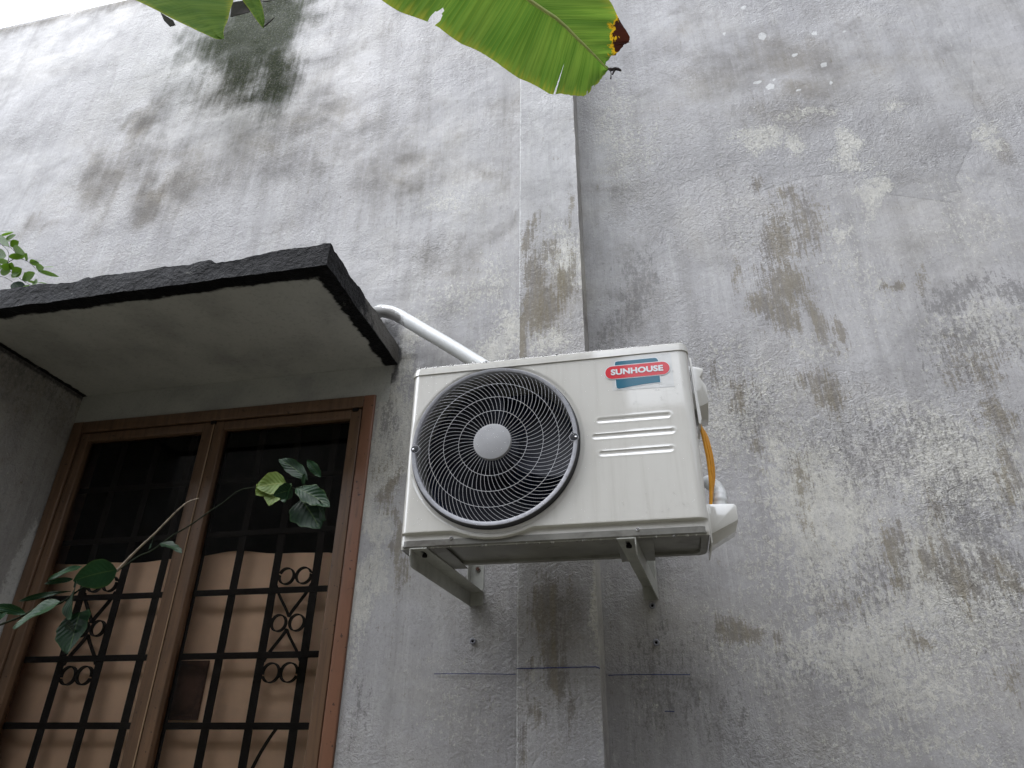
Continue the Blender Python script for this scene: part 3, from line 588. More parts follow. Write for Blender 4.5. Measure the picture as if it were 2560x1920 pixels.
# iron grille
GY=.07
b=MB()
for x in (-2.148,-1.987,-1.825,-1.676,-1.515,-1.358,-1.200): b.box((x-.0142,GY-.003,WZ0),(x+.0142,GY+.003,WZ1),bev=.001)
for z in (.95,.736,.521,.307,.092,-.123,-.338): b.box((WX0+.03,GY-.0085,z-.0105),(WX1-.03,GY-.0035,z+.0105),bev=.001)
def strap(pts,w=.016,t=.004):     # flat strap on edge following pts in x,z
    P=[Vector(p) for p in pts]; v=[];f=[]
    for i,p in enumerate(P):
        d=(P[min(i+1,len(P)-1)]-P[max(i-1,0)]).normalized(); n=Vector((-d.y,d.x))
        for s_,y in ((-1,-w/2),(1,-w/2),(1,w/2),(-1,w/2)): v.append((p.x+n.x*t/2*s_,GY+y,p.y+n.y*t/2*s_))
    for i in range(len(P)-1):
        for k in range(4): f.append((i*4+k,i*4+(k+1)%4,(i+1)*4+(k+1)%4,(i+1)*4+k))
    b.add(v,f)
def circ(cx,cz,r,a0,a1,n=28): return [(cx+r*math.cos(math.radians(a0+(a1-a0)*i/n)),cz+r*math.sin(math.radians(a0+(a1-a0)*i/n))) for i in range(n+1)]
def bez(p0,p1,p2,p3,n=14):
    o=[]
    for i in range(n+1):
        t=i/n;u=1-t; o.append((u**3*p0[0]+3*u*u*t*p1[0]+3*u*t*t*p2[0]+t**3*p3[0],u**3*p0[1]+3*u*u*t*p1[1]+3*u*t*t*p2[1]+t**3*p3[1]))
    return o
for c in (-1.279,-2.068,):
  for off in (0,):
    for s_ in (-1,1):
        zt,zm,zb=.571+off,.411+off,.252+off
        strap(circ(c+s_*.033,zt,.028,90-s_*90+20*s_,90-s_*90+s_*370,32))
        strap(circ(c+s_*.033,zb,.030,-(90-s_*90)-20*s_,-(90-s_*90)-s_*370,32))
        strap(circ(c+s_*.034,zm,.027,0,360,32))
        strap(bez((c+s_*.068,zt-.03),(c+s_*.05,zt-.075),(c+s_*.012,zm+.05),(c-s_*.0,zm+.02)))
        strap(bez((c+s_*.068,zb+.035),(c+s_*.05,zb+.075),(c+s_*.012,zm-.05),(c-s_*.0,zm-.02)))
strap(bez((-1.262,.083),(-1.30,.03),(-1.335,-.04),(-1.342,-.11)))
b.build('grille',M_['iron'],win,auto=40)
# board inside the window
bd=empty('interior_board',(-1.69,.13,WZ0),'peach coloured board with wavy top edge standing inside the window behind the iron grille','board')
n=70; poly=[(WX0+.003,WZ0+.002)]
def topz(x):
    z=.668+.004*math.sin(x*7)+.003*math.sin(x*23)
    if -1.72<x<-1.18: z+=.006+.007*math.sin((x+1.72)*11)
    return z
ptsx=np.linspace(WX0+.003,WX1-.003,n)
poly=[(WX0+.003,WZ0+.002),(WX1-.003,WZ0+.002)]+[(x,topz(x)) for x in ptsx[::-1]]
b=MB(); b.prism(poly,.125,.137); b.build('board',M_['peach'],bd)
v0=(-1.7226,0.1200,0.3003); v1=(-1.5707,0.1200,0.1124)
b=MB(); x0,x1,z1,z0=-1.725,-1.585,v0[2],v1[2]
b.box((x0,.119,z0),(x1,.124,z1),bev=.001); 
for (a,c) in (((x0,.112,z0),(x0+.02,.119,z1)),((x1-.02,.112,z0),(x1,.119,z1)),((x0+.02,.112,z1-.015),(x1-.02,.119,z1)),((x0+.02,.112,z0),(x1-.02,.119,z0+.015))): b.box(a,c,bev=.001)
b.build('framed_hatch',M_['peach_frame'],bd)
# ================================================================ AIR CONDITIONER
AC=empty('air_conditioner',(-.265,-.43,.478),'beige outdoor air conditioner unit with round black fan grille and red and blue logo','air conditioner')
FY=-.54; AX0,AX1=-.660,.118; RC=(-.411,.743); CR=.024
def zcrease(x):
    base=.5165
    d=x-RC[0]
    arc=RC[1]-math.sqrt(max(1e-6,.2495**2-d*d)) if abs(d)<.2 else 9
    k=.006; a,b_=base,arc
    h=max(0,min(1,.5+.5*(b_-a)/k)); return b_*(1-h)+a*h-k*h*(1-h)
SL3=[(-.1335,.055,.7905),(-.1475,.0615,.7455),(-.1325,.0535,.6965)]
def sm(a,b_,x):
    t=max(0,min(1,(x-a)/(b_-a))); return t*t*(3-2*t)
def yoff(x,z):
    y=0
    zc=zcrease(x)
    y+=.0115*(1-sm(zc-.0042,zc,z))                 # step back below the crease
    if z<.49: y+=.006*sm(.49,.478,z)**2
    y-=.0035*max(0,z-.745)/.24*sm(.735,.755,z)      # upper half leans out a little
    r=math.hypot(x-RC[0],z-RC[1])
    if r<.243: y+=.0028*sm(.243,.235,r)
    for a,b_,zz in SL3:
        cx_=min(max(x,a+.006),b_-.006); d=math.hypot(x-cx_,z-zz)
        if d<.013:
            y-=.0007*sm(.012,.0075,d); y+=.0023*sm(.0075,.0035,d)
    return y
# columns round the front and its two rounded corners
cols=[]
for i in range(7): 
    a=math.radians(90*i/6); cols.append((AX0+CR-CR*math.cos(a),FY+CR-CR*math.sin(a),a))
step=.0032; xsn=np.linspace(AX0+CR,AX1-CR,int((AX1-AX0-2*CR)/step)+1)[1:-1]
for x in xsn: cols.append((x,FY,math.pi/2))
for i in range(7):
    a=math.radians(90-90*i/6); cols.append((AX1-CR+CR*math.cos(a),FY+CR-CR*math.sin(a),a))
zz=list(np.linspace(.478,.53,27))[:-1]+list(np.linspace(.53,.985,150))
v=[];f=[];nc=len(cols)
for z in zz:
    for (x,y,a) in cols:
        o=yoff(x,z)
        v.append((x,y+o*max(.0,math.sin(a)),z) if math.sin(a)>.99 else (x+ (0.0)+ (.5*(zcrease(x)>z))*.0,y+ (yoff(x,z))*math.sin(a),z))
V=np.array(v); R0=.2275; r=np.hypot(V[:,0]-RC[0],V[:,2]-RC[1])
near=np.abs(r-R0)<step*.75
V[near,0]=RC[0]+(V[near,0]-RC[0])*R0/r[near]; V[near,2]=RC[1]+(V[near,2]-RC[1])*R0/r[near]
r=np.hypot(V[:,0]-RC[0],V[:,2]-RC[1])
for j in range(len(zz)-1):
    for i in range(nc-1):
        q_=(j*nc+i,j*nc+i+1,(j+1)*nc+i+1,(j+1)*nc+i)
        if max(r[k] for k in q_)<=R0+1e-4 or sum(r[k] for k in q_)/4<R0-.0005: continue
        f.append(q_)
k=len(V)
# sides to the rear
BY=-.325
extra=[];nz_=len(zz)
vv=[tuple(p) for p in V]
for j,z in enumerate(zz): vv.append((AX0,BY,z))
for j,z in enumerate(zz): vv.append((AX1,BY,z))
for j in range(nz_-1):
    f.append((j*nc,(j+1)*nc,k+j+1,k+j)); f.append((j*nc+nc-1,k+nz_+j,k+nz_+j+1,(j+1)*nc+nc-1))
fp=mesh('casing',vv,f,M_['paint'],AC,True); smooth_by_angle(fp,42)
# rear panel + inner cavity
b=MB(); b.box((AX0+.004,BY-.004,.49),(AX1-.004,BY,.985)); b.build('rear_panel',M_['paint'],AC)
b=MB(); b.lathe([(.2275,-.0005),(.2275,.008),(.216,.016),(.216,.075)],(RC[0],FY+.004,RC[1]),96); b.build('fan_shroud',M_['shroud'],AC,auto=50)
b=MB(); b.box((AX0+.01,-.375,.495),(-.17,-.345,.975)); b.build('condenser_coil',M_['coil'],AC)
b=MB(); b.add([(AX0+.006,FY+.075,.49),(-.15,FY+.075,.49),(-.15,FY+.075,.98),(AX0+.006,FY+.075,.98),(AX0+.006,-.335,.49),(-.15,-.335,.49),(-.15,-.335,.98),(AX0+.006,-.335,.98)],[(0,1,5,4),(3,7,6,2),(0,4,7,3),(1,2,6,5),(4,5,6,7)])
b.build('fan_cavity',M_['cavity'],AC)
# lid
b=MB()
def rrect(x0,x1,y0,y1,r,n=5):
    o=[]
    for cx_,cy_,a0 in ((x0+r,y0+r,180),(x1-r,y0+r,270),(x1-r,y1-r,0),(x0+r,y1-r,90)):
        for i in range(n+1): a=math.radians(a0+90*i/n); o.append((cx_+r*math.cos(a),cy_+r*math.sin(a)))
    return o
def loft(rings,mi=0,cap=True):
    n=len(rings[0]); v=[p for r_ in rings for p in r_]; f=[]
    for j in range(len(rings)-1):
        for i in range(n): f.append((j*n+i,j*n+(i+1)%n,(j+1)*n+(i+1)%n,(j+1)*n+i))
    if cap: f.append(tuple(range(n))[::-1]); f.append(tuple((len(rings)-1)*n+i for i in range(n)))
    b.add(v,f,mi)
R1=lambda e_,z: [(x,y,z) for x,y in rrect(AX0-e_,AX1+e_,FY-.0035-e_,BY+e_,.024+e_)]
loft([R1(.0015,.978),R1(.003,.979),R1(.003,.992),R1(.0,.9935),R1(.0,1.001),R1(-.003,1.0045),R1(-.009,1.006)])
b.build('lid',M_['paint'],AC,auto=30)
# base pan
b=MB()
R2=lambda e_,z: [(x,y,z) for x,y in rrect(AX0+e_,AX1-e_,FY+.008+e_,BY-e_,.022)]
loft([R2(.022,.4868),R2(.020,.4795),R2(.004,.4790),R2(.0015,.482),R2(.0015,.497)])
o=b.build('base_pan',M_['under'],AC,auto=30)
b=MB()
for x in (-.60,-.555,-.04,.0): pass
for cx_ in (-.585,-.062):
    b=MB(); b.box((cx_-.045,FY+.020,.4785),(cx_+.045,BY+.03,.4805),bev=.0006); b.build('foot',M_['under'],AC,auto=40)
b=MB(); b.lathe([(.0,0),(.02,0),(.021,.0012),(.0,.0012)],(-.27,-.43,.4855),24,axis='z'); b.build('drain_cap',M_['under'],AC,auto=40)
# grille
gy=FY
gp=MB(); gp.lathe([(.2312,-.0005),(.2312,-.003),(.2295,-.0035),(.2267,-.0145),(.2264,-.0180)],(RC[0],gy,RC[1]),128,0)
gp.lathe([(.2264,-.0180),(.2252,-.0195),(.2165,-.0195),(.2153,-.0183),(.2153,-.004)],(RC[0],gy,RC[1]),128,1)
grille=gp.build('fan_grille',[M_['rimdark'],M_['rim']],AC,auto=50)
WO[grille.name]=WO[AC.name]
gw=MB()
def fin(p0s,t=.00030,d=.0012,y=gy-.0165,bul=None):
    v=[];f=[];P=[Vector(p) for p in p0s]
    for i,p in enumerate(P):
        dr=(P[min(i+1,len(P)-1)]-P[max(i-1,0)]).normalized(); n_=Vector((-dr.y,dr.x)); rr_=math.hypot(p.x-RC[0],p.y-RC[1])
        yy=y-.006*(1-(rr_/.215)**2)
        for s_,h in ((-1,0),(1,0),(.6,d),(-.6,d)): v.append((p.x+n_.x*t*s_,yy+h,p.y+n_.y*t*s_))
    for i in range(len(P)-1):
        for k_ in range(4): f.append((i*4+k_,i*4+(k_+1)%4,(i+1)*4+(k_+1)%4,(i+1)*4+k_))
    gw.add(v,f)
th=lambda r_:18*(r_-.04)**2
zones=[(.050,.0936,48),(.0936,.136,64),(.136,.1776,80),(.1776,.2155,88)]
for r0,r1,N in zones:
    for k_ in range(N):
        t0=2*math.pi*k_/N+.03
        P=[]
        for i in range(8):
            rr_=r0+(r1-r0)*i/7; a=t0+th(rr_); P.append((RC[0]+rr_*math.cos(a),RC[1]+rr_*math.sin(a)))
        fin(P)
for rr_ in (.0936,.136,.1776):
    fin([(RC[0]+rr_*math.cos(2*math.pi*i/96),RC[1]+rr_*math.sin(2*math.pi*i/96)) for i in range(97)],t=.00042,d=.0015)
gw.build('wires',M_['wire'],grille,auto=40)
b=MB(); b.lathe([(.0,-.0300),(.047,-.0290),(.0505,-.0280),(.0515,-.0260),(.0515,-.018),(0,-.018)],(RC[0],gy,RC[1]),64); b.build('hub_cap',M_['hub'],grille,auto=30)
for s_ in (-1,1):
    cx_,cz_=RC[0]+s_*.2175,RC[1]-.002
    b=MB(); b.lathe([(.0120,-.008),(.0120,-.0199),(.0110,-.0200),(.0106,-.0197)],(cx_-s_*.001,gy,cz_),24,0)
    b.lathe([(.0107,-.0197),(.0103,-.0198),(.0,-.0198)],(cx_-s_*.001,gy,cz_),24,1)
    b.build('screw_recess',[M_['rim'],M_['rimdark']],grille,auto=40)
    b=MB(); b.lathe([(.0032,-.0198),(.0032,-.0204),(.0022,-.0207),(.0,-.0208)],(cx_+s_*.004,gy,cz_-.001),14,0); b.build('screw',M_['steel'],grille,auto=40)
# fan
fan=MB(); fan.lathe([(0,.0),(.055,.002),(.062,.008),(.062,.05),(0,.05)],(RC[0],FY+.035,RC[1]),40)
for k_ in range(3):
    v=[];f=[]
    for i in range(10):
        rr_=.055+.150*i/9
        for j in range(12):
            u=j/11; a=2*math.pi*k_/3+ (u-.5)*1.55 + .35*(i/9)**1.5
            v.append((RC[0]+rr_*math.cos(a),FY+.03+.07*u+.012*math.sin(u*math.pi),RC[1]+rr_*math.sin(a)))
    for i in range(9):
        for j in range(11): f.append((i*12+j,i*12+j+1,(i+1)*12+j+1,(i+1)*12+j))
    fan.add(v,f)
fan.build('fan',M_['fan'],AC,smooth=True,auto=60)
# screws in the lower lip
for c in ((-.521,.498),(-.051,.4955)):
    b=MB(); y=FY+yoff(*c); b.lathe([(.0058,0),(.0058,-.0012),(.0042,-.0014),(.0042,-.0035),(.003,-.0045),(.0,-.0045)],(c[0],y,c[1]),18)
    b.box((c[0]-.0024,y-.0049,c[1]-.0004),(c[0]+.0024,y-.0044,c[1]+.0004)); b.build('screw',M_['steel'],AC,auto=40)
# logo sticker
def onface(pts,k_,name,mat,parent=None,faces=None):
    v=[(x,FY+yoff(x,z)-.0004*k_,z) for x,z in pts]; f=faces or [tuple(range(len(v)))]
    bm=bmesh.new()
    return mesh(name,v,f,mat,parent or AC)
def rpoly(x0,x1,z0,z1,r,n=8):
    o=[]
    for cx_,cz_,a0 in ((x0+r,z0+r,180),(x1-r,z0+r,270),(x1-r,z1-r,0),(x0+r,z1-r,90)):
        for i in range(n+1): a=math.radians(a0+90*i/n); o.append((cx_+r*math.cos(a),cz_+r*math.sin(a)))
    return o
st=onface([(-.088,.8745),(.0735,.8705),(.0735,.9715),(-.088,.9735)],1,'sticker',M_['film']); WO[st.name]=WO[AC.name]
def blue(g):
    P=[(-.0775-g,.890),(-.0765-g*.5,.882-g*.3),(-.071,.8785-g),(-.060,.8795-g)]
    P+=[(-.060+.101*t,.8795+.0075*math.sin(t*math.pi*.55)-g) for t in np.linspace(.1,.94,9)]
    P+=[(.0385+g,.8865),(.0385+g,.954),(.035+g*.7,.9605+g*.7),(.029,.9625+g),(-.070,.9625+g),(-.0762-g*.7,.9605+g*.7),(-.0775-g,.953)]
    return P
onface(blue(.0022),2,'logo_border',M_['stwhite'],st); onface(blue(0),3,'logo_blue_field',M_['blue'],st)
onface(rpoly(-.1065,.0685,.9075,.9500,.0212),4,'logo_border',M_['stwhite'],st); onface(rpoly(-.1045,.0665,.9095,.9480,.0192),5,'logo_red_band',M_['red'],st)
fc=bpy.data.curves.new('t','FONT'); fc.body='SUNHOUSE'; fc.size=.026; fc.offset=.0011; fc.space_character=1.02; fc.resolution_u=4
to=bpy.data.objects.new('t',fc); COL.objects.link(to); bpy.context.view_layer.update()
dg=bpy.context.evaluated_depsgraph_get(); tm=bpy.data.meshes.new_from_object(to.evaluated_get(dg))
tv=np.array([q_.co[:] for q_ in tm.vertices]); tf=[list(p.vertices) for p in tm.polygons]
bpy.data.objects.remove(to); bpy.data.curves.remove(fc)
x0,x1=tv[:,0].min(),tv[:,0].max(); z0,z1=tv[:,1].min(),tv[:,1].max()
tp=[(-.0895+(a-x0)/(x1-x0)*.139,.9200+(c-z0)/(z1-z0)*.0182) for a,c,_ in tv]
onface(tp,7,'logo_lettering',M_['stwhite'],st,tf)
# side covers
def P2(p): return (p[0],p[2])
ecp=[P2((0.1277,-0.4500,1.0016)),P2((0.1324,-0.4500,0.9945)),P2((0.1599,-0.4500,0.9681)),P2((0.1592,-0.4500,0.9618)),P2((0.1484,-0.4500,0.9438)),P2((0.1624,-0.4500,0.9124)),P2((0.1618,-0.4500,0.8591)),P2((0.1520,-0.4500,0.8047)),P2((0.1452,-0.4500,0.7911)),P2((0.1338,-0.4500,0.7910)),P2((0.1294,-0.4500,0.8163))]
ecp=[(x if x>.13 else .1175,z) for x,z in ecp]
ec=[P2((0.1595,-0.4550,0.9654)),P2((0.1581,-0.4550,0.9540)),P2((0.1477,-0.4550,0.9386)),P2((0.1624,-0.4550,0.9094)),P2((0.1616,-0.4550,0.8590)),(.1178,(0.1383,-0.4550,0.8395)[2]),(.1178,(0.1318,-0.4550,0.9800)[2])]
nE=len(ec); lo=[(ec[4][0]-.001,-.405,(0.1579,-0.4050,0.8325)[2]),(.1178,-.405,(0.1364,-0.4050,0.8320)[2])]
v=[(x,-.455,z) for x,z in ec]+[(x,-.36,z) for x,z in ec]+lo+[(lo[0][0],-.36,lo[0][2]),(lo[1][0],-.36,lo[1][2])]
f=[tuple(range(nE))]+[(i,i+nE,(i+1)%nE+nE,(i+1)%nE) for i in range(nE) if i!=4]+[(4,5,15,14),(14,15,17,16),(4,14,16,11),(5,12,17,15),(7,8,9,10,11,16,17,12,13)]
b=MB(); b.add(v,f); b.build('terminal_cover',M_['paint'],AC,bevel=.0012,auto=25)
b=MB(); b.prism([P2((0.1244,-0.4700,0.9930)),P2((0.1297,-0.4700,0.9924)),P2((0.1371,-0.4700,0.8061)),P2((0.1339,-0.4700,0.7876)),P2((0.1281,-0.4700,0.7905))],-.474,-.37); b.build('cover_flange',M_['paint'],AC,bevel=.0008)
y_=-.455
vf=[(.1185,(0.1359,-0.4550,0.5754)[2]),P2((0.1889,-0.4550,0.5726)),P2((0.1938,-0.4550,0.5666)),P2((0.1934,-0.4550,0.5296)),(.1185,(0.1345,-0.4550,0.4954)[2])]
lo=[(P2((0.1903,-0.4250,0.5134))[0],-.41,(0.1919,-0.4100,0.5177)[2]),(.1185,-.41,(0.1340,-0.4100,0.4767)[2])]
v=[(x,-.455,z) for x,z in vf]+[(x,-.35,z) for x,z in vf]+lo+[(lo[0][0],-.35,lo[0][2]),(lo[1][0],-.35,lo[1][2])]
b=MB(); b.add(v,[(0,1,2,3,4),(0,5,6,1),(1,6,7,2),(2,7,8,3),(3,10,11,4),(10,12,13,11),(3,8,12,10),(4,11,13,9),(4,9,5,0),(5,9,13,12,8,7,6)]); b.build('valve_cover',M_['paint'],AC,bevel=.003,auto=30)
b=MB(); b.box((.1182,-.50,.462),(.1225,-.34,.555),bev=.0012); b.build('side_flange',M_['paint'],AC,auto=30)
# raindrops
b=MB()
def drop(p,r,flat=.5,seg=7):
    vs_=[];fs=[]
    for i,(rr_,h) in enumerate(((1,0),(.85,.5),(.45,.85))):
        for k_ in range(seg):
            t=2*math.pi*k_/seg; vs_.append((p[0]+r*rr_*math.cos(t),p[1]-r*h*flat,p[2]+r*rr_*math.sin(t)*1.12))
    vs_.append((p[0],p[1]-r*flat,p[2])); 
    for i in range(2):
        for k_ in range(seg): fs.append((i*seg+k_,i*seg+(k_+1)%seg,(i+1)*seg+(k_+1)%seg,(i+1)*seg+k_))
    for k_ in range(seg): fs.append((2*seg+k_,2*seg+(k_+1)%seg,3*seg))
    b.add(vs_,fs)
for i in range(2600):
    x=random.uniform(AX0+.02,AX1-.02); z=random.uniform(.485,.975)
    if math.hypot(x-RC[0],z-RC[1])<.238: continue
    if x>-.12 and z<.87 and z>.60 and random.random()<.75: continue
    rr_=.0008+.0015*random.random()**3
    drop((x,FY+yoff(x,z),z),rr_)
for i in range(150):
    a=random.random()*6.283; rr_=math.sqrt(random.random())*.046; drop((RC[0]+rr_*math.cos(a),gy-.0293,RC[1]+rr_*math.sin(a)),.0006+.0008*random.random())
for i in range(110):
    a=random.random()*6.283; rr_=random.uniform(.2155,.2255); drop((RC[0]+rr_*math.cos(a),gy-.0195,RC[1]+rr_*math.sin(a)),.0008+.0014*random.random()**2)
for i in range(75):
    x=random.uniform(AX0+.03,AX1-.03); r_=.0014+.0018*random.random()
    bm=bmesh.new(); bmesh.ops.create_icosphere(bm,subdivisions=2,radius=r_,matrix=Matrix.Translation((x,FY+.0145+random.uniform(-.002,.003),.4785-r_*.5))); b.bm(bm)
for i in range(260):
    x=random.uniform(AX0+.01,AX1-.01); r_=.0014+.0018*random.random()
    bm=bmesh.new(); bmesh.ops.create_icosphere(bm,subdivisions=1,radius=r_,matrix=Matrix.Translation((x,FY-.001+random.uniform(-.003,.004),1.0045))); b.bm(bm)
rd=b.build('raindrops',M_['water'],AC,smooth=True); rd['kind']='stuff'
# ---------------------------------------------------------------- brackets
def bracket(web_f,web_w,s_,label):     # web x at front / wall, s_=+1 flange to the right of web
    o=empty('wall_bracket',((web_w+s_*.02),0,.478),label,'bracket','brackets holding the air conditioner')
    yf=-.532; zt=.4775
    b=MB(); L_=-yf
    def X_(y): return web_f+(web_w-web_f)*(1-(-y)/L_)
    def plate(x0f,x1f,y0,y1,z0,z1):
        a=[(X_(y0)+x0f,y0,z0),(X_(y0)+x1f,y0,z0),(X_(y1)+x1f,y1,z0),(X_(y1)+x0f,y1,z0)]
        b.add(a+[(p[0],p[1],z1) for p in a],[(3,2,1,0),(4,5,6,7),(0,1,5,4),(1,2,6,5),(2,3,7,6),(3,0,4,7)])
    w=.043; t=.0028
    a0,a1=(0,w) if s_>0 else (-w,0)
    m0,m1=(.016,.026) if s_>0 else (-.026,-.016)
    plate(a0,a1,yf,yf+.022,zt-t,zt); plate(a0,m0,yf+.022,yf+.052,zt-t,zt); plate(m1,a1,yf+.022,yf+.052,zt-t,zt)
    plate(a0,a1,yf+.052,-.001,zt-t,zt)
    # web, front edge cut back at the bottom
    pr=[(yf,zt-.0005),(yf+.001,zt-.018),(yf+.012,zt-.040),(yf+.025,zt-.045),(-.001,.434),(-.001,.640),(-.036,.640),(-.036,zt-.0005)]
    n_=len(pr); tt=-.0028*s_
    b.add([(X_(y),y,z) for y,z in pr]+[(X_(y)+tt,y,z) for y,z in pr],[tuple(range(n_)),tuple(range(2*n_-1,n_-1,-1))]+[(i,i+n_,(i+1)%n_+n_,(i+1)%n_) for i in range(n_)])
    b.build('arm',M_['galv'],o,bevel=.0004)
    b=MB(); xw=web_w
    b.box((min(xw,xw+s_*w),-.0042,.434),(max(xw,xw+s_*w),-.0012,.640)); b.build('wall_plate',M_['galv'],o,bevel=.0004)
    for zz_,cx_ in ((.548,.5),(.462,.5)) if s_>0 else ((.505,.55),):
        c=(xw+s_*w*.55,-.004,zz_)
        if s_>0 and zz_<.5: continue
        b=MB(); b.lathe([(.0095,0),(.0095,-.0015)],c,20); b.lathe([(.0065,-.0015),(.0065,-.007),(.005,-.008),(0,-.008)],c,6); b.build('bolt',M_['rust'],o,auto=30)
    b=MB(); c=(X_(yf+.06)+(m0+m1)/2,yf+.048,zt-.012); b.lathe([(0,.0),(.007,.0),(.007,.007),(.0045,.007),(.0045,.012)],c,6,axis='z'); b.build('mounting_bolt',M_['iron'],o,auto=30)
    return o
bracket(-.628,-.612,1,'painted steel bracket under the left end of the air conditioner, below the fan grille')
bracket(-.060,-.0235,-1,'painted steel bracket under the right end of the air conditioner, right of the pilaster')
# ---------------------------------------------------------------- white conduit pipe
PTS=[(-1.0630,-0.0300,1.5855),(-1.0219,-0.0550,1.5848),(-0.9815,-0.0750,1.5658),(-0.9349,-0.0850,1.5395),(-0.8755,-0.0920,1.4933),(-0.8069,-0.1000,1.4372),(-0.7367,-0.1100,1.3811),(-0.6688,-0.1200,1.3251),(-0.6033,-0.1300,1.2692),(-0.5371,-0.1400,1.2133),(-0.4623,-0.1600,1.1385)]
pp=[Vector(p) for p in PTS]
def catmull(P,n=6):
    o=[]
    for i in range(len(P)-1):
        p0=P[max(i-1,0)];p1=P[i];p2=P[i+1];p3=P[min(i+2,len(P)-1)]
        for k_ in range(n):
            t=k_/n; o.append(.5*((2*p1)+(-p0+p2)*t+(2*p0-5*p1+4*p2-p3)*t*t+(-p0+3*p1-3*p2+p3)*t**3))
    o.append(P[-1]); return o
cp=catmull(pp); b=MB(); b.tube(cp,.0262,20)
vv=np.array(b.v); md=[]
for i,p in enumerate(vv):
    j=i//20; c=cp[min(j,len(cp)-1)]
    md.append(max(0,1.25-((vv[i][0]+.99)/.12))*(1.0 if p[2]<c.z+.004 else .35))
po=mesh('refrigerant_pipe',vv,b.f,M_['pipe'],None,True,origin=cp[0],attrs={'mould':md})
tag(po,'white plastic covered pipe sloping from the canopy corner down behind the air conditioner','pipe')
# ---------------------------------------------------------------- cables and wrapped pipe at the right of the unit
cb=empty('cable',(0.1390,-0.4300,0.7961),'orange electric cable hanging beside the right side of the air conditioner','cable')
for k_,(dx,dy) in enumerate(((0,0),(6.5,.006),(12,.014))):
    Q=[Vector(q_) for q_ in ((0.1339,-0.4300,0.8061),(0.1366,-0.4300,0.7845),(0.1397,-0.4300,0.7491),(0.1424,-0.4300,0.7030),(0.1420,-0.4300,0.6582),(0.1393,-0.4300,0.6200),(0.1345,-0.4300,0.5806))]
    Q=[q_+Vector((dx*.00105*math.sin(math.pi*min(1,i/5.2))**.6*(1 if i<6 else 0),dy,0)) for i,q_ in enumerate(Q)]
    b=MB(); b.tube(catmull(Q),.0042,8); b.build('strand',M_['orange'],cb,smooth=True)
wp=MB(); Q=[Vector(q_) for q_ in ((0.1545,-0.4000,0.5489),(0.1593,-0.4000,0.5859),(0.1619,-0.3980,0.6058),(0.1626,-0.3850,0.6223),(0.1609,-0.3550,0.6464),(0.1569,-0.3100,0.6755),(0.1480,-0.2600,0.7038))]
wp.tube(catmull(Q,5),[.0185+.0012*math.sin(i*1.7) for i in range(31)],16)
o=wp.build('wrapped_pipe',M_['pvc'],smooth=True,origin=Q[0],auto=80)
tag(o,'white tape wrapped pipe end rising behind the valve cover at the right of the unit','pipe')
# ================================================================ PLANTS
VN=Vector((0,-.86,-.5)).normalized()
def leafmesh(base,tip,width,parent,mat,facing=None,droop=.12,fold=.15,wave=.0,name='leaf',lab=None,shape=1.0,roll=0,nu=14,nv=6,crenate=0):
    B=Vector(base);Tp=Vector(tip); ax=(Tp-B); L_=ax.length; d=ax.normalized()
    n_=Vector(facing) if facing else VN.copy()
    side=d.cross(n_).normalized(); n_=side.cross(d).normalized()
    q_=Matrix.Rotation(math.radians(roll),3,d); side=q_@side; n_=q_@n_
    v=[];uv=[];f=[]; ph=random.random()*6
    for i in range(nu+1):
        u=i/nu; w=width/2*(math.sin(math.pi*min(1,max(0,u))**shape))**.72*(1-.18*u)
        if i==0: w=width*.02
        w=max(w,width*.012)
        c=B+d*L_*u-n_*0+Vector((0,0,-1))*droop*L_*(u*(1-u))*(-1.2) 
        for j in range(-nv//2,nv//2+1):
            s_=j/(nv/2); cr_=1+crenate*math.sin(u*23+ph)*(abs(s_)>.9)
            h=fold*abs(s_)*w + wave*L_*math.sin(u*9+ph+s_*1.5)*abs(s_)
            v.append(c+side*w*s_*cr_+n_*h); uv.append((u,(s_+1)/2))
    m=nv+1
    for i in range(nu):
        for j in range(nv): f.append((i*m+j,i*m+j+1,(i+1)*m+j+1,(i+1)*m+j))
    return mesh(name,[p[:] for p in v],f,mat,parent,True,uv=uv,label=lab)
# citrus branch in front of the window
br=empty('citrus_branch',(-1.6754,-0.6600,0.2947),'leafy citrus twig with a bare dead shoot reaching across the window from the left','branch')
def tubeP(pts,r,name,mat,par): 
    b=MB(); c=catmull([Vector(p) for p in pts],5); n_=len(c)
    b.tube(c,[r[0]+(r[1]-r[0])*i/(n_-1)+ .0004*math.sin(i*2.3) for i in range(n_)],8); return b.build(name,mat,par,smooth=True)
tubeP([(-1.7827,-0.6200,0.2757),(-1.6754,-0.6600,0.2947),(-1.6271,-0.6600,0.3102),(-1.5862,-0.6500,0.3356),(-1.5334,-0.6400,0.3479),(-1.4899,-0.6300,0.3871),(-1.4511,-0.6200,0.4085),(-1.4079,-0.6100,0.4374),(-1.3715,-0.6000,0.4713),(-1.3313,-0.6000,0.4878),(-1.2911,-0.5900,0.5267),(-1.2512,-0.5800,0.5575),(-1.2012,-0.5700,0.6008),(-1.1764,-0.5600,0.6256),(-1.1375,-0.5600,0.6557),(-1.0927,-0.5500,0.6669),(-1.0318,-0.5500,0.6687),(-0.9809,-0.5400,0.6595),(-0.9473,-0.5400,0.6388)],(.0030,.0013),'stem',M_['bark'],br)
tubeP([(-1.4143,-0.6120,0.4319),(-1.3830,-0.6200,0.4603),(-1.3476,-0.6300,0.4880),(-1.3067,-0.6400,0.5175),(-1.2671,-0.6500,0.5513),(-1.2363,-0.6600,0.5736),(-1.2121,-0.6600,0.5941),(-1.1821,-0.6600,0.6022)],(.0036,.0014),'dead_shoot',M_['deadtwig'],br)
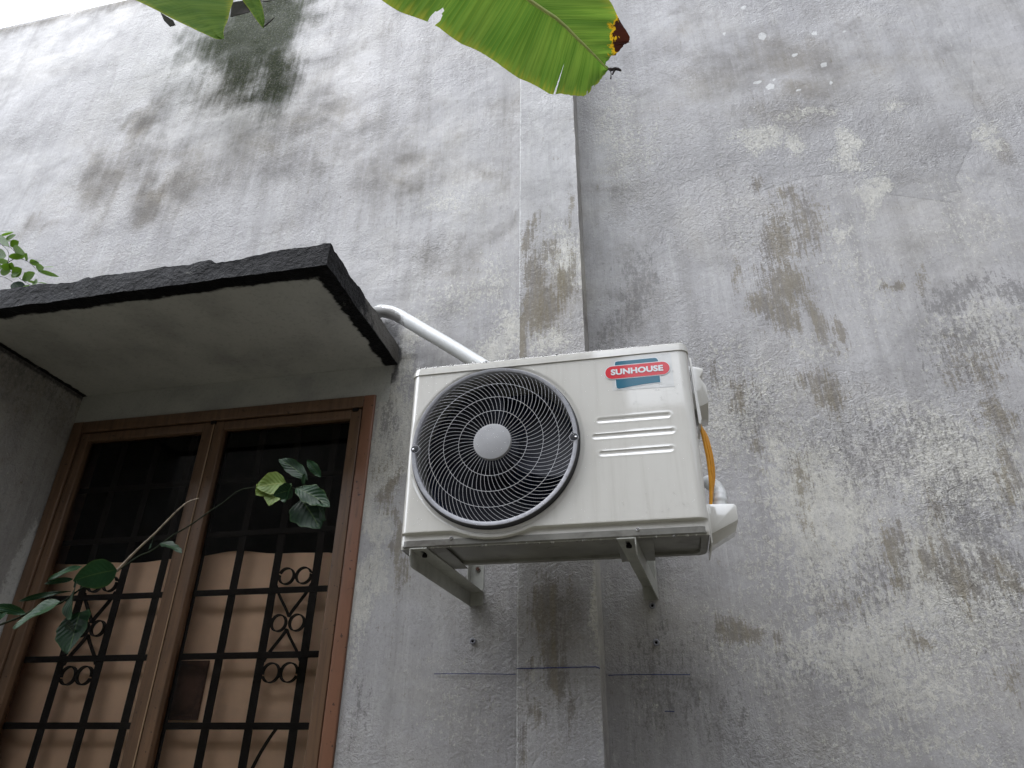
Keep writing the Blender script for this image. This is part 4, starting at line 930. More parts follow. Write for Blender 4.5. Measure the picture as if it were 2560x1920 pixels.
tubeP([(-0.9809,-0.5400,0.6595),(-0.9510,-0.5400,0.6610),(-0.9315,-0.5400,0.6667)],(.001,.0006),'twig',M_['bark'],br)
tubeP([(-0.9569,-0.5400,0.6603),(-0.9482,-0.5450,0.6742),(-0.9425,-0.5500,0.6837)],(.001,.0006),'twig',M_['bark'],br)
W_=lambda px_,D=1.6: px_*D/1733*1.45
LF=[ # base, tip, width px, material, facing, roll, shape
 ((-1.4082,-0.6200,0.4329),(-1.4754,-0.6800,0.3940),62,'leaf_mid',(-.1,-.8,-.6),10,.9,.02),
 ((-1.5202,-0.6200,0.4481),(-1.5324,-0.7000,0.3937),17,'leaf_mid',None,35,1,.02),
 ((-1.5352,-0.6200,0.4138),(-1.5484,-0.6900,0.3864),12,'leaf_dark',None,40,1,.02),
 ((-1.5202,-0.6300,0.3800),(-1.6016,-0.7000,0.3424),12,'leaf_dark',None,20,1.6,.0),
 ((-1.5129,-0.6600,0.3474),(-1.5883,-0.7000,0.2765),60,'leaf_mid',(-.2,-.7,.7),-5,.8,.02),
 ((-1.5037,-0.6400,0.3855),(-1.4489,-0.6800,0.2990),76,'leaf_dark',None,10,.7,.0),
 ((-1.4741,-0.6300,0.3261),(-1.4442,-0.6600,0.2195),84,'leaf_dark',None,-5,.7,.05),
 ((-1.4923,-0.6450,0.2945),(-1.4508,-0.6450,0.2647),30,'leaf_dark',None,0,.8,.05),
 ((-1.6079,-0.6600,0.3195),(-1.6764,-0.7000,0.3339),20,'leaf_mid',None,30,1,.03),
 ((-1.6461,-0.6800,0.3298),(-1.6690,-0.7000,0.2899),22,'leaf_mid',None,0,1,.03),
 ((-0.9960,-0.5600,0.6685),(-1.0662,-0.5900,0.6508),56,'leaf_yellow',None,35,.8,.04),
 ((-1.0122,-0.5600,0.6579),(-1.0234,-0.5800,0.5992),60,'leaf_yellow',None,5,.62,.08),
 ((-1.0433,-0.5650,0.6582),(-1.0615,-0.5900,0.6276),40,'leaf_yellow',None,5,.8,.08),
 ((-0.9659,-0.5700,0.6432),(-1.0034,-0.6000,0.6204),36,'leaf_dark',None,0,.7,.05),
 ((-0.9947,-0.5650,0.6561),(-0.9775,-0.5800,0.6054),44,'leaf_mid',None,0,.6,.05),
 ((-0.9750,-0.5400,0.6603),(-0.8550,-0.5600,0.5912),46,'leaf_mid',(.1,-.9,.2),0,1,.09),
 ((-0.9605,-0.5300,0.6304),(-0.8845,-0.5400,0.5397),84,'leaf_dark',(.2,-.9,-.1),0,.8,.07),
 ((-0.9094,-0.5350,0.6095),(-0.8655,-0.5500,0.5597),45,'leaf_dark',None,15,.8,.05),
 ((-0.9544,-0.5400,0.6671),(-0.9438,-0.5600,0.6929),15,'leaf_mid',(.1,-.8,.5),0,1,.0),
 ((-0.9480,-0.5300,0.6856),(-1.0555,-0.5200,0.7605),34,'leaf_dark',None,30,1,.06),
 ((-0.9102,-0.5300,0.6913),(-0.9559,-0.5400,0.7423),22,'leaf_mid',None,20,1,.05),
 ((-1.3220,-0.6200,0.5067),(-1.3057,-0.6400,0.4854),34,'leaf_dark',None,0,.8,.1),
 ((-1.3120,-0.6000,0.5052),(-1.2246,-0.6200,0.4701),24,'leaf_dark',(.1,-.6,.8),0,.8,.12),
]
for (B_,T_,w,mt,fc_,rl,sh,cr_) in LF:
    lab={'leaf_yellow':'yellow green leaf'}.get(mt)
    leafmesh(B_,T_,W_(w),br,M_[mt],fc_,roll=rl,shape=sh,wave=.025,crenate=cr_,lab=lab,fold=.2)
# small leaved shrub above the canopy
sb=empty('shrub',(-2.6881,-0.4000,1.7550),'small leaved shrub sprig growing over the left end of the concrete canopy','shrub')
q8=8.295
def Z8(x,y,Y): return (x,y,Y)
tubeP([((-2.7294,-0.3800,1.7553)[0]-.16,-.30,1.44),((-2.7294,-0.3800,1.7553)[0]-.10,-.33,1.62),(-2.7294,-0.3800,1.7553),(-2.5796,-0.4000,1.7800),(-2.5530,-0.4000,1.8009),(-2.5351,-0.4000,1.8149),(-2.5135,-0.4000,1.8199),(-2.4539,-0.4100,1.7942),(-2.3925,-0.4200,1.7521),(-2.3427,-0.4300,1.7084)],(.0022,.0008),'stem',M_['bark'],sb)
tubeP([(-2.7491,-0.4000,1.9801),(-2.6262,-0.4000,1.9110),(-2.5624,-0.4100,1.8793),(-2.5313,-0.4100,1.8529),(-2.5089,-0.4100,1.8323)],(.0012,.0007),'stem',M_['bark'],sb)
tubeP([(-2.5500,-0.4000,1.7754),(-2.4920,-0.4000,1.7357),(-2.4237,-0.4100,1.6876),(-2.3596,-0.4200,1.6469),(-2.3140,-0.4200,1.6266),(-2.2867,-0.4200,1.6188)],(.0012,.0006),'stem',M_['bark'],sb)
tubeP([(-2.6435,-0.3900,1.7661),(-2.5367,-0.4000,1.7260),(-2.4800,-0.4000,1.6933)],(.0012,.0007),'stem',M_['bark'],sb)
tubeP([(-2.5530,-0.4000,1.8009),(-2.5569,-0.4000,1.8289),(-2.5850,-0.4000,1.8761),(-2.6715,-0.4000,1.9448)],(.0013,.0007),'stem',M_['bark'],sb)
SLF=[((-2.6553,-0.4100,1.9780),(-2.5814,-0.4100,1.9675),5,60),
 ((-2.6449,-0.4100,1.9540),(-2.5660,-0.4200,1.9541),5,50),
 ((-2.6084,-0.4100,1.9259),(-2.5318,-0.4300,1.9245),9,10),
 ((-2.6626,-0.4100,1.9570),(-2.5235,-0.4400,1.8527),14,0),
 ((-2.5622,-0.4100,1.8836),(-2.5297,-0.4100,1.9062),16,0),
 ((-2.5989,-0.4100,1.9178),(-2.5487,-0.4200,1.9033),3,60),
 ((-2.6210,-0.4100,1.8525),(-2.5317,-0.4300,1.8116),20,0),
 ((-2.5414,-0.4100,1.8673),(-2.4290,-0.4400,1.8038),18,20),
 ((-2.5435,-0.4100,1.8676),(-2.5089,-0.4100,1.8705),5,60),
 ((-2.5446,-0.4100,1.8233),(-2.4535,-0.4200,1.8071),12,30),
 ((-2.4581,-0.4100,1.7949),(-2.3989,-0.4300,1.7821),6,60),
 ((-2.4498,-0.4100,1.7936),(-2.4148,-0.4400,1.7974),12,0),
 ((-2.4704,-0.4100,1.8010),(-2.4728,-0.4100,1.8307),13,0),
 ((-2.4236,-0.4100,1.7770),(-2.3601,-0.4200,1.7572),12,30),
 ((-2.4213,-0.4100,1.7808),(-2.3265,-0.4300,1.7584),5,65),
 ((-2.3784,-0.4100,1.7413),(-2.3003,-0.4400,1.7102),14,20),
 ((-2.3496,-0.4100,1.7409),(-2.2870,-0.4100,1.7312),6,65),
 ((-2.3643,-0.4100,1.7249),(-2.2313,-0.4200,1.6673),8,15),
 ((-2.5018,-0.4100,1.7501),(-2.4873,-0.4300,1.7714),14,0),
 ((-2.5005,-0.4100,1.7560),(-2.5238,-0.4400,1.7529),14,20),
 ((-2.5557,-0.4100,1.7480),(-2.5011,-0.4100,1.7438),16,10),
 ((-2.4857,-0.4100,1.7211),(-2.4349,-0.4200,1.7383),18,5),
 ((-2.4622,-0.4100,1.7297),(-2.4394,-0.4300,1.6850),16,20),
 ((-2.4237,-0.4100,1.6876),(-2.3324,-0.4400,1.6873),15,5),
 ((-2.3955,-0.4100,1.6794),(-2.4293,-0.4100,1.7247),14,10),
 ((-2.3897,-0.4100,1.6746),(-2.3267,-0.4200,1.6539),7,50),
 ((-2.3638,-0.4100,1.6668),(-2.3128,-0.4300,1.6425),12,20),
 ((-2.3398,-0.4100,1.6632),(-2.2512,-0.4400,1.6222),3,60),
 ((-2.3789,-0.4100,1.6571),(-2.3853,-0.4100,1.6265),14,5),
 ((-2.3660,-0.4100,1.6532),(-2.2820,-0.4200,1.6161),6,40),
 ((-2.5106,-0.4100,1.7248),(-2.4457,-0.4300,1.7000),3,65),
 ((-2.5905,-0.4100,1.8053),(-2.4977,-0.4400,1.7735),10,30),
 ((-2.5527,-0.4100,1.7682),(-2.6176,-0.4100,1.7991),14,0),
 ((-2.4509,-0.4100,1.7118),(-2.4778,-0.4200,1.7164),12,40)]
for i,(B_,T_,w,rl) in enumerate(SLF):
    leafmesh(B_,T_,W_(w,2.1)*1.5,sb,M_['leaf_shrub'],roll=rl*(1 if i%2 else -1),shape=1.0,fold=.12,droop=.05,nu=8,nv=4)
leafmesh((-2.4475,-0.4200,1.6717),(-2.3901,-0.4000,1.6148),W_(30,2.1),sb,M_['leaf_dark'],(-.3,-.5,.9),shape=.8,nu=10,nv=4,label_=0) if False else leafmesh((-2.4475,-0.4200,1.6717),(-2.3901,-0.4000,1.6148),W_(30,2.1),sb,M_['leaf_dark'],(-.3,-.6,.5),shape=.8,nu=10,nv=4)
# banana leaves
def blade(name,low,mid,up,mat,parent,burnpts=(),ny=10,notch=(),tears=(),pulls=()):
    """low / mid / up: matching rows of points from the leaf tip outwards"""
    v=[];f=[];uv=[];e=[];bu=[]; n_=len(mid)
    for i in range(n_):
        a,m,c=Vector(low[i]),Vector(mid[i]),Vector(up[i])
        for j in range(ny+1):
            t=j/ny; p=a.lerp(m,t); s_=math.sin(t*math.pi)*.012; v.append(p+Vector((0,.4,.6))*s_+Vector((0,1,0))*.004*math.sin(i*.43)*(1-t)); uv.append((i/(n_-1),t*.5)); e.append(1-t)
        for j in range(1,ny+1):
            t=j/ny; p=m.lerp(c,t); s_=math.sin(t*math.pi)*.012; v.append(p+Vector((0,.4,.6))*s_+Vector((0,1,0))*.004*math.sin(i*.51)*t); uv.append((i/(n_-1),.5+t*.5)); e.append(t)
    m_=2*ny+1
    for i in range(n_-1):
        for j in range(2*ny):
            if (i,j) in notch: continue
            f.append((i*m_+j,i*m_+j+1,(i+1)*m_+j+1,(i+1)*m_+j))
    for (r0,j0,r1,j1,fc_) in pulls: v[r0*m_+j0]=v[r0*m_+j0].lerp(v[r1*m_+j1],fc_)
    for (row,jn) in tears:      # a tapering split running in from the lower margin
        for j in range(jn+1):
            a_,c_=v[row*m_+j],v[(row+1)*m_+j]; v[(row+1)*m_+j]=c_.lerp(a_,(j/jn)*.97)
    for p in v:
        bu.append(max([0]+[a*math.exp(-((p-Vector(c)).length/r)**2) for c,r,a in burnpts]))
    return mesh(name,[p[:] for p in v],f,mat,parent,True,uv=uv,attrs={'edge':e,'burn':bu})
LOW1=[(-0.0249,-0.8832,1.7123),(-0.0267,-0.8825,1.7109),(-0.0284,-0.8817,1.7096),(-0.0301,-0.8810,1.7082),(-0.0318,-0.8803,1.7069),(-0.0335,-0.8796,1.7055),(-0.0369,-0.8773,1.7016),(-0.0402,-0.8750,1.6976),(-0.0436,-0.8727,1.6936),(-0.0469,-0.8705,1.6896),(-0.0503,-0.8682,1.6856),(-0.0559,-0.8663,1.6819),(-0.0614,-0.8645,1.6782),(-0.0670,-0.8627,1.6745),(-0.0726,-0.8609,1.6708),(-0.0782,-0.8591,1.6670),(-0.0823,-0.8587,1.6656),(-0.0865,-0.8582,1.6642),(-0.0907,-0.8578,1.6628),(-0.0949,-0.8574,1.6613),(-0.0991,-0.8569,1.6599),(-0.1057,-0.8575,1.6595),(-0.1122,-0.8581,1.6591),(-0.1188,-0.8586,1.6588),(-0.1253,-0.8592,1.6584),(-0.1319,-0.8598,1.6580),(-0.1384,-0.8619,1.6600),(-0.1449,-0.8641,1.6620),(-0.1514,-0.8662,1.6640),(-0.1579,-0.8684,1.6660),(-0.1644,-0.8706,1.6680),(-0.1700,-0.8715,1.6683),(-0.1756,-0.8724,1.6687),(-0.1812,-0.8733,1.6690),(-0.1868,-0.8742,1.6693),(-0.1924,-0.8751,1.6696),(-0.2005,-0.8786,1.6734),(-0.2086,-0.8821,1.6771),(-0.2167,-0.8856,1.6809),(-0.2248,-0.8892,1.6847),(-0.2329,-0.8927,1.6884),(-0.2408,-0.8964,1.6926),(-0.2486,-0.9002,1.6967),(-0.2565,-0.9039,1.7009),(-0.2643,-0.9076,1.7050),(-0.2722,-0.9114,1.7091),(-0.2837,-0.9180,1.7170),(-0.2951,-0.9247,1.7248),(-0.3066,-0.9313,1.7327),(-0.3181,-0.9380,1.7406),(-0.3295,-0.9447,1.7484),(-0.3398,-0.9495,1.7539),(-0.3500,-0.9544,1.7593),(-0.3602,-0.9592,1.7647),(-0.3704,-0.9641,1.7701),(-0.3807,-0.9689,1.7755),(-0.3896,-0.9731,1.7801),(-0.3986,-0.9772,1.7848),(-0.4076,-0.9814,1.7894),(-0.4166,-0.9855,1.7940),(-0.4256,-0.9897,1.7986),(-0.4373,-0.9965,1.8068),(-0.4490,-1.0033,1.8149),(-0.4607,-1.0101,1.8230),(-0.4725,-1.0169,1.8311),(-0.4842,-1.0237,1.8393),(-0.4905,-1.0261,1.8417),(-0.4969,-1.0285,1.8442),(-0.5032,-1.0308,1.8466),(-0.5095,-1.0332,1.8491),(-0.5159,-1.0356,1.8516),(-0.5307,-1.0415,1.8579),(-0.5455,-1.0474,1.8643),(-0.5603,-1.0533,1.8707),(-0.5751,-1.0593,1.8771),(-0.5900,-1.0652,1.8836),(-0.5998,-1.0702,1.8894),(-0.6096,-1.0752,1.8953),(-0.6195,-1.0802,1.9012),(-0.6293,-1.0853,1.9071),(-0.6391,-1.0903,1.9129),(-0.6551,-1.0977,1.9215),(-0.6711,-1.1052,1.9301),(-0.6871,-1.1127,1.9387),(-0.7032,-1.1201,1.9473),(-0.7192,-1.1276,1.9560),(-0.7448,-1.1415,1.9727),(-0.7705,-1.1554,1.9895),(-0.7961,-1.1694,2.0063),(-0.8218,-1.1833,2.0232),(-0.8476,-1.1972,2.0401)]
MID1=[(-0.0203,-0.8836,1.7138),(-0.0227,-0.8854,1.7160),(-0.0252,-0.8871,1.7181),(-0.0276,-0.8889,1.7202),(-0.0300,-0.8906,1.7223),(-0.0324,-0.8924,1.7244),(-0.0344,-0.8941,1.7265),(-0.0364,-0.8958,1.7286),(-0.0383,-0.8974,1.7307),(-0.0403,-0.8991,1.7328),(-0.0423,-0.9008,1.7349),(-0.0447,-0.9027,1.7372),(-0.0471,-0.9045,1.7395),(-0.0495,-0.9064,1.7418),(-0.0519,-0.9083,1.7441),(-0.0542,-0.9102,1.7464),(-0.0568,-0.9122,1.7489),(-0.0594,-0.9142,1.7514),(-0.0620,-0.9162,1.7538),(-0.0646,-0.9183,1.7563),(-0.0672,-0.9203,1.7588),(-0.0702,-0.9226,1.7617),(-0.0732,-0.9250,1.7646),(-0.0762,-0.9273,1.7674),(-0.0792,-0.9297,1.7703),(-0.0822,-0.9320,1.7731),(-0.0862,-0.9350,1.7768),(-0.0902,-0.9380,1.7804),(-0.0942,-0.9410,1.7841),(-0.0982,-0.9440,1.7877),(-0.1022,-0.9470,1.7914),(-0.1066,-0.9506,1.7957),(-0.1109,-0.9541,1.8001),(-0.1153,-0.9577,1.8045),(-0.1196,-0.9612,1.8088),(-0.1240,-0.9648,1.8132),(-0.1296,-0.9688,1.8180),(-0.1353,-0.9728,1.8228),(-0.1409,-0.9768,1.8276),(-0.1465,-0.9808,1.8324),(-0.1522,-0.9848,1.8372),(-0.1580,-0.9880,1.8408),(-0.1638,-0.9911,1.8444),(-0.1696,-0.9943,1.8480),(-0.1754,-0.9975,1.8515),(-0.1812,-1.0006,1.8551),(-0.1878,-1.0044,1.8594),(-0.1944,-1.0082,1.8638),(-0.2009,-1.0120,1.8681),(-0.2075,-1.0158,1.8725),(-0.2141,-1.0196,1.8768),(-0.2223,-1.0246,1.8827),(-0.2305,-1.0297,1.8885),(-0.2387,-1.0347,1.8944),(-0.2469,-1.0398,1.9002),(-0.2551,-1.0448,1.9061),(-0.2633,-1.0498,1.9120),(-0.2714,-1.0549,1.9178),(-0.2796,-1.0599,1.9237),(-0.2878,-1.0650,1.9296),(-0.2960,-1.0700,1.9354),(-0.3052,-1.0758,1.9422),(-0.3144,-1.0816,1.9491),(-0.3236,-1.0875,1.9559),(-0.3327,-1.0933,1.9627),(-0.3419,-1.0991,1.9695),(-0.3470,-1.1024,1.9734),(-0.3521,-1.1057,1.9773),(-0.3572,-1.1090,1.9811),(-0.3623,-1.1123,1.9850),(-0.3673,-1.1156,1.9889),(-0.3796,-1.1232,1.9977),(-0.3919,-1.1307,2.0065),(-0.4042,-1.1383,2.0153),(-0.4165,-1.1458,2.0241),(-0.4288,-1.1534,2.0329),(-0.4391,-1.1594,2.0398),(-0.4494,-1.1654,2.0467),(-0.4597,-1.1714,2.0537),(-0.4700,-1.1774,2.0606),(-0.4803,-1.1834,2.0675),(-0.4947,-1.1919,2.0774),(-0.5091,-1.2004,2.0872),(-0.5236,-1.2090,2.0971),(-0.5380,-1.2175,2.1070),(-0.5524,-1.2260,2.1168),(-0.5815,-1.2418,2.1349),(-0.6107,-1.2577,2.1531),(-0.6399,-1.2735,2.1712),(-0.6691,-1.2894,2.1894),(-0.6983,-1.3052,2.2077)]
UP1=[(-0.0208,-0.8874,1.7193),(-0.0221,-0.8890,1.7213),(-0.0234,-0.8906,1.7234),(-0.0247,-0.8921,1.7254),(-0.0261,-0.8937,1.7275),(-0.0274,-0.8953,1.7296),(-0.0235,-0.8966,1.7322),(-0.0197,-0.8980,1.7349),(-0.0158,-0.8993,1.7375),(-0.0119,-0.9007,1.7402),(-0.0081,-0.9020,1.7428),(-0.0057,-0.9026,1.7441),(-0.0034,-0.9032,1.7454),(-0.0010,-0.9038,1.7467),(0.0014,-0.9044,1.7480),(0.0037,-0.9050,1.7493),(0.0077,-0.9061,1.7516),(0.0118,-0.9071,1.7538),(0.0158,-0.9082,1.7561),(0.0198,-0.9093,1.7584),(0.0238,-0.9103,1.7606),(0.0278,-0.9113,1.7627),(0.0318,-0.9122,1.7648),(0.0357,-0.9132,1.7669),(0.0397,-0.9141,1.7689),(0.0437,-0.9151,1.7710),(0.0440,-0.9170,1.7738),(0.0443,-0.9189,1.7766),(0.0447,-0.9208,1.7795),(0.0450,-0.9228,1.7823),(0.0453,-0.9247,1.7851),(0.0426,-0.9275,1.7886),(0.0399,-0.9302,1.7921),(0.0373,-0.9330,1.7956),(0.0346,-0.9358,1.7991),(0.0319,-0.9386,1.8026),(0.0298,-0.9422,1.8074),(0.0277,-0.9457,1.8121),(0.0256,-0.9493,1.8167),(0.0235,-0.9528,1.8214),(0.0214,-0.9564,1.8261),(0.0192,-0.9592,1.8298),(0.0170,-0.9620,1.8334),(0.0148,-0.9649,1.8370),(0.0126,-0.9677,1.8407),(0.0104,-0.9705,1.8443),(0.0083,-0.9740,1.8488),(0.0062,-0.9774,1.8533),(0.0040,-0.9808,1.8578),(0.0019,-0.9842,1.8623),(-0.0002,-0.9877,1.8667),(-0.0035,-0.9932,1.8739),(-0.0068,-0.9986,1.8810),(-0.0101,-1.0041,1.8882),(-0.0135,-1.0096,1.8953),(-0.0168,-1.0151,1.9024),(-0.0214,-1.0208,1.9096),(-0.0260,-1.0265,1.9168),(-0.0306,-1.0322,1.9240),(-0.0352,-1.0379,1.9311),(-0.0398,-1.0436,1.9383),(-0.0455,-1.0495,1.9455),(-0.0512,-1.0554,1.9527),(-0.0569,-1.0612,1.9599),(-0.0626,-1.0671,1.9671),(-0.0683,-1.0730,1.9743),(-0.0721,-1.0767,1.9788),(-0.0759,-1.0804,1.9833),(-0.0797,-1.0842,1.9877),(-0.0835,-1.0879,1.9922),(-0.0874,-1.0916,1.9967),(-0.0990,-1.1016,2.0085),(-0.1107,-1.1115,2.0203),(-0.1223,-1.1215,2.0320),(-0.1339,-1.1314,2.0437),(-0.1455,-1.1414,2.0554),(-0.1575,-1.1496,2.0646),(-0.1694,-1.1577,2.0738),(-0.1814,-1.1659,2.0831),(-0.1933,-1.1740,2.0923),(-0.2052,-1.1822,2.1014),(-0.2232,-1.1938,2.1144),(-0.2412,-1.2055,2.1274),(-0.2592,-1.2171,2.1403),(-0.2772,-1.2288,2.1532),(-0.2951,-1.2404,2.1661),(-0.3320,-1.2589,2.1856),(-0.3690,-1.2774,2.2051),(-0.4060,-1.2958,2.2247),(-0.4430,-1.3143,2.2443),(-0.4800,-1.3328,2.2639)]
LOW2=[(-1.8674,-0.3882,3.0752),(-1.8734,-0.3901,3.0759),(-1.8793,-0.3921,3.0765),(-1.8852,-0.3940,3.0771),(-1.8911,-0.3960,3.0778),(-1.8971,-0.3979,3.0784),(-1.9060,-0.4007,3.0813),(-1.9190,-0.4045,3.0873),(-1.9320,-0.4084,3.0933),(-1.9450,-0.4123,3.0993),(-1.9581,-0.4162,3.1054),(-1.9711,-0.4200,3.1114),(-1.9892,-0.4251,3.1229),(-2.0081,-0.4304,3.1354),(-2.0272,-0.4357,3.1479),(-2.0463,-0.4410,3.1605),(-2.0654,-0.4462,3.1732),(-2.0846,-0.4515,3.1856),(-2.1036,-0.4568,3.1972),(-2.1226,-0.4621,3.2088),(-2.1418,-0.4673,3.2205),(-2.1610,-0.4726,3.2322),(-2.1802,-0.4779,3.2440),(-2.2040,-0.4844,3.2583),(-2.2296,-0.4914,3.2736),(-2.2554,-0.4984,3.2890),(-2.2813,-0.5054,3.3046),(-2.3073,-0.5124,3.3202),(-2.3346,-0.5197,3.3366),(-2.3692,-0.5290,3.3569),(-2.4040,-0.5382,3.3774),(-2.4391,-0.5475,3.3981),(-2.4744,-0.5568,3.4191),(-2.5100,-0.5660,3.4402),(-2.5562,-0.5780,3.4676),(-2.6108,-0.5920,3.5000),(-2.6661,-0.6060,3.5329),(-2.7219,-0.6200,3.5663),(-2.7785,-0.6340,3.6003),(-2.8357,-0.6480,3.6348)]
MID2=[(-1.8631,-0.3864,3.0795),(-1.8671,-0.3876,3.0818),(-1.8712,-0.3888,3.0840),(-1.8753,-0.3900,3.0863),(-1.8793,-0.3911,3.0885),(-1.8834,-0.3923,3.0908),(-1.8890,-0.3937,3.0972),(-1.8967,-0.3953,3.1093),(-1.9045,-0.3969,3.1214),(-1.9122,-0.3985,3.1336),(-1.9200,-0.4002,3.1459),(-1.9279,-0.4018,3.1581),(-1.9388,-0.4043,3.1715),(-1.9502,-0.4070,3.1851),(-1.9618,-0.4097,3.1988),(-1.9733,-0.4124,3.2125),(-1.9850,-0.4151,3.2263),(-1.9969,-0.4178,3.2410),(-2.0094,-0.4205,3.2581),(-2.0220,-0.4232,3.2753),(-2.0347,-0.4258,3.2925),(-2.0474,-0.4285,3.3099),(-2.0602,-0.4312,3.3274),(-2.0771,-0.4351,3.3466),(-2.0958,-0.4394,3.3666),(-2.1145,-0.4437,3.3868),(-2.1334,-0.4480,3.4071),(-2.1524,-0.4523,3.4275),(-2.1731,-0.4569,3.4503),(-2.2035,-0.4634,3.4866),(-2.2343,-0.4698,3.5234),(-2.2655,-0.4763,3.5607),(-2.2971,-0.4828,3.5985),(-2.3290,-0.4892,3.6369),(-2.3689,-0.4969,3.6873),(-2.4152,-0.5055,3.7476),(-2.4624,-0.5142,3.8092),(-2.5107,-0.5228,3.8722),(-2.5600,-0.5314,3.9366),(-2.6105,-0.5400,4.0025)]
UP2=[(-1.8562,-0.3840,3.0809),(-1.8585,-0.3842,3.0878),(-1.8607,-0.3844,3.0947),(-1.8630,-0.3846,3.1017),(-1.8653,-0.3849,3.1087),(-1.8675,-0.3851,3.1156),(-1.8692,-0.3849,3.1249),(-1.8701,-0.3843,3.1372),(-1.8710,-0.3836,3.1495),(-1.8719,-0.3830,3.1619),(-1.8728,-0.3823,3.1743),(-1.8737,-0.3817,3.1867),(-1.8750,-0.3810,3.2019),(-1.8763,-0.3802,3.2175),(-1.8776,-0.3794,3.2333),(-1.8789,-0.3787,3.2491),(-1.8802,-0.3779,3.2650),(-1.8812,-0.3772,3.2800),(-1.8815,-0.3763,3.2930),(-1.8817,-0.3754,3.3060),(-1.8820,-0.3746,3.3190),(-1.8823,-0.3737,3.3321),(-1.8826,-0.3728,3.3453),(-1.8840,-0.3724,3.3582),(-1.8859,-0.3720,3.3712),(-1.8878,-0.3717,3.3841),(-1.8897,-0.3714,3.3972),(-1.8916,-0.3711,3.4102),(-1.8941,-0.3707,3.4271),(-1.9002,-0.3698,3.4668),(-1.9064,-0.3690,3.5068),(-1.9127,-0.3681,3.5474),(-1.9190,-0.3672,3.5884),(-1.9254,-0.3664,3.6298),(-1.9429,-0.3678,3.6864),(-1.9691,-0.3711,3.7552),(-1.9958,-0.3743,3.8254),(-2.0232,-0.3775,3.8972),(-2.0512,-0.3808,3.9704),(-2.0798,-0.3840,4.0453)]
LOW3=[(-1.7432,-0.2847,3.2733),(-1.7493,-0.2869,3.2819),(-1.7553,-0.2892,3.2905),(-1.7613,-0.2914,3.2991),(-1.7674,-0.2936,3.3078),(-1.7734,-0.2958,3.3165),(-1.7792,-0.2979,3.3254),(-1.7850,-0.2999,3.3343),(-1.7908,-0.3020,3.3433),(-1.7966,-0.3040,3.3522),(-1.8027,-0.3061,3.3619),(-1.8093,-0.3084,3.3729),(-1.8160,-0.3106,3.3840),(-1.8227,-0.3128,3.3951),(-1.8294,-0.3151,3.4063),(-1.8365,-0.3175,3.4177),(-1.8441,-0.3201,3.4293),(-1.8516,-0.3227,3.4410),(-1.8593,-0.3253,3.4527),(-1.8669,-0.3279,3.4644),(-1.8759,-0.3310,3.4778),(-1.8855,-0.3344,3.4919),(-1.8952,-0.3377,3.5061),(-1.9050,-0.3411,3.5204),(-1.9148,-0.3444,3.5348),(-1.9303,-0.3497,3.5583),(-1.9472,-0.3552,3.5839),(-1.9641,-0.3608,3.6096),(-1.9812,-0.3664,3.6356),(-1.9985,-0.3720,3.6618)]
MID3=[(-1.7424,-0.2838,3.2775),(-1.7467,-0.2849,3.2886),(-1.7511,-0.2860,3.2997),(-1.7555,-0.2872,3.3108),(-1.7599,-0.2883,3.3220),(-1.7644,-0.2894,3.3336),(-1.7697,-0.2907,3.3468),(-1.7749,-0.2920,3.3601),(-1.7801,-0.2933,3.3735),(-1.7854,-0.2946,3.3869),(-1.7905,-0.2959,3.3994),(-1.7952,-0.2972,3.4100),(-1.8000,-0.2985,3.4206),(-1.8047,-0.2998,3.4313),(-1.8095,-0.3011,3.4419),(-1.8149,-0.3027,3.4531),(-1.8210,-0.3046,3.4648),(-1.8271,-0.3065,3.4766),(-1.8333,-0.3083,3.4884),(-1.8394,-0.3102,3.5002),(-1.8480,-0.3128,3.5165),(-1.8579,-0.3158,3.5350),(-1.8678,-0.3187,3.5537),(-1.8777,-0.3217,3.5724),(-1.8877,-0.3247,3.5913),(-1.9047,-0.3302,3.6189),(-1.9232,-0.3361,3.6485),(-1.9418,-0.3421,3.6784),(-1.9607,-0.3480,3.7086),(-1.9797,-0.3540,3.7391)]
UP3=[(-1.7422,-0.2829,3.2852),(-1.7446,-0.2825,3.3013),(-1.7471,-0.2822,3.3174),(-1.7496,-0.2818,3.3336),(-1.7521,-0.2814,3.3498),(-1.7545,-0.2811,3.3648),(-1.7564,-0.2813,3.3726),(-1.7584,-0.2815,3.3805),(-1.7603,-0.2817,3.3883),(-1.7622,-0.2819,3.3962),(-1.7648,-0.2822,3.4052),(-1.7684,-0.2830,3.4163),(-1.7721,-0.2837,3.4275),(-1.7758,-0.2845,3.4386),(-1.7796,-0.2852,3.4499),(-1.7838,-0.2862,3.4617),(-1.7885,-0.2873,3.4741),(-1.7932,-0.2884,3.4866),(-1.7980,-0.2895,3.4992),(-1.8028,-0.2906,3.5118),(-1.8106,-0.2927,3.5295),(-1.8200,-0.2953,3.5500),(-1.8295,-0.2980,3.5706),(-1.8390,-0.3006,3.5914),(-1.8486,-0.3032,3.6122),(-1.8673,-0.3092,3.6430),(-1.8879,-0.3159,3.6761),(-1.9088,-0.3226,3.7095),(-1.9298,-0.3293,3.7433),(-1.9511,-0.3360,3.7775)]

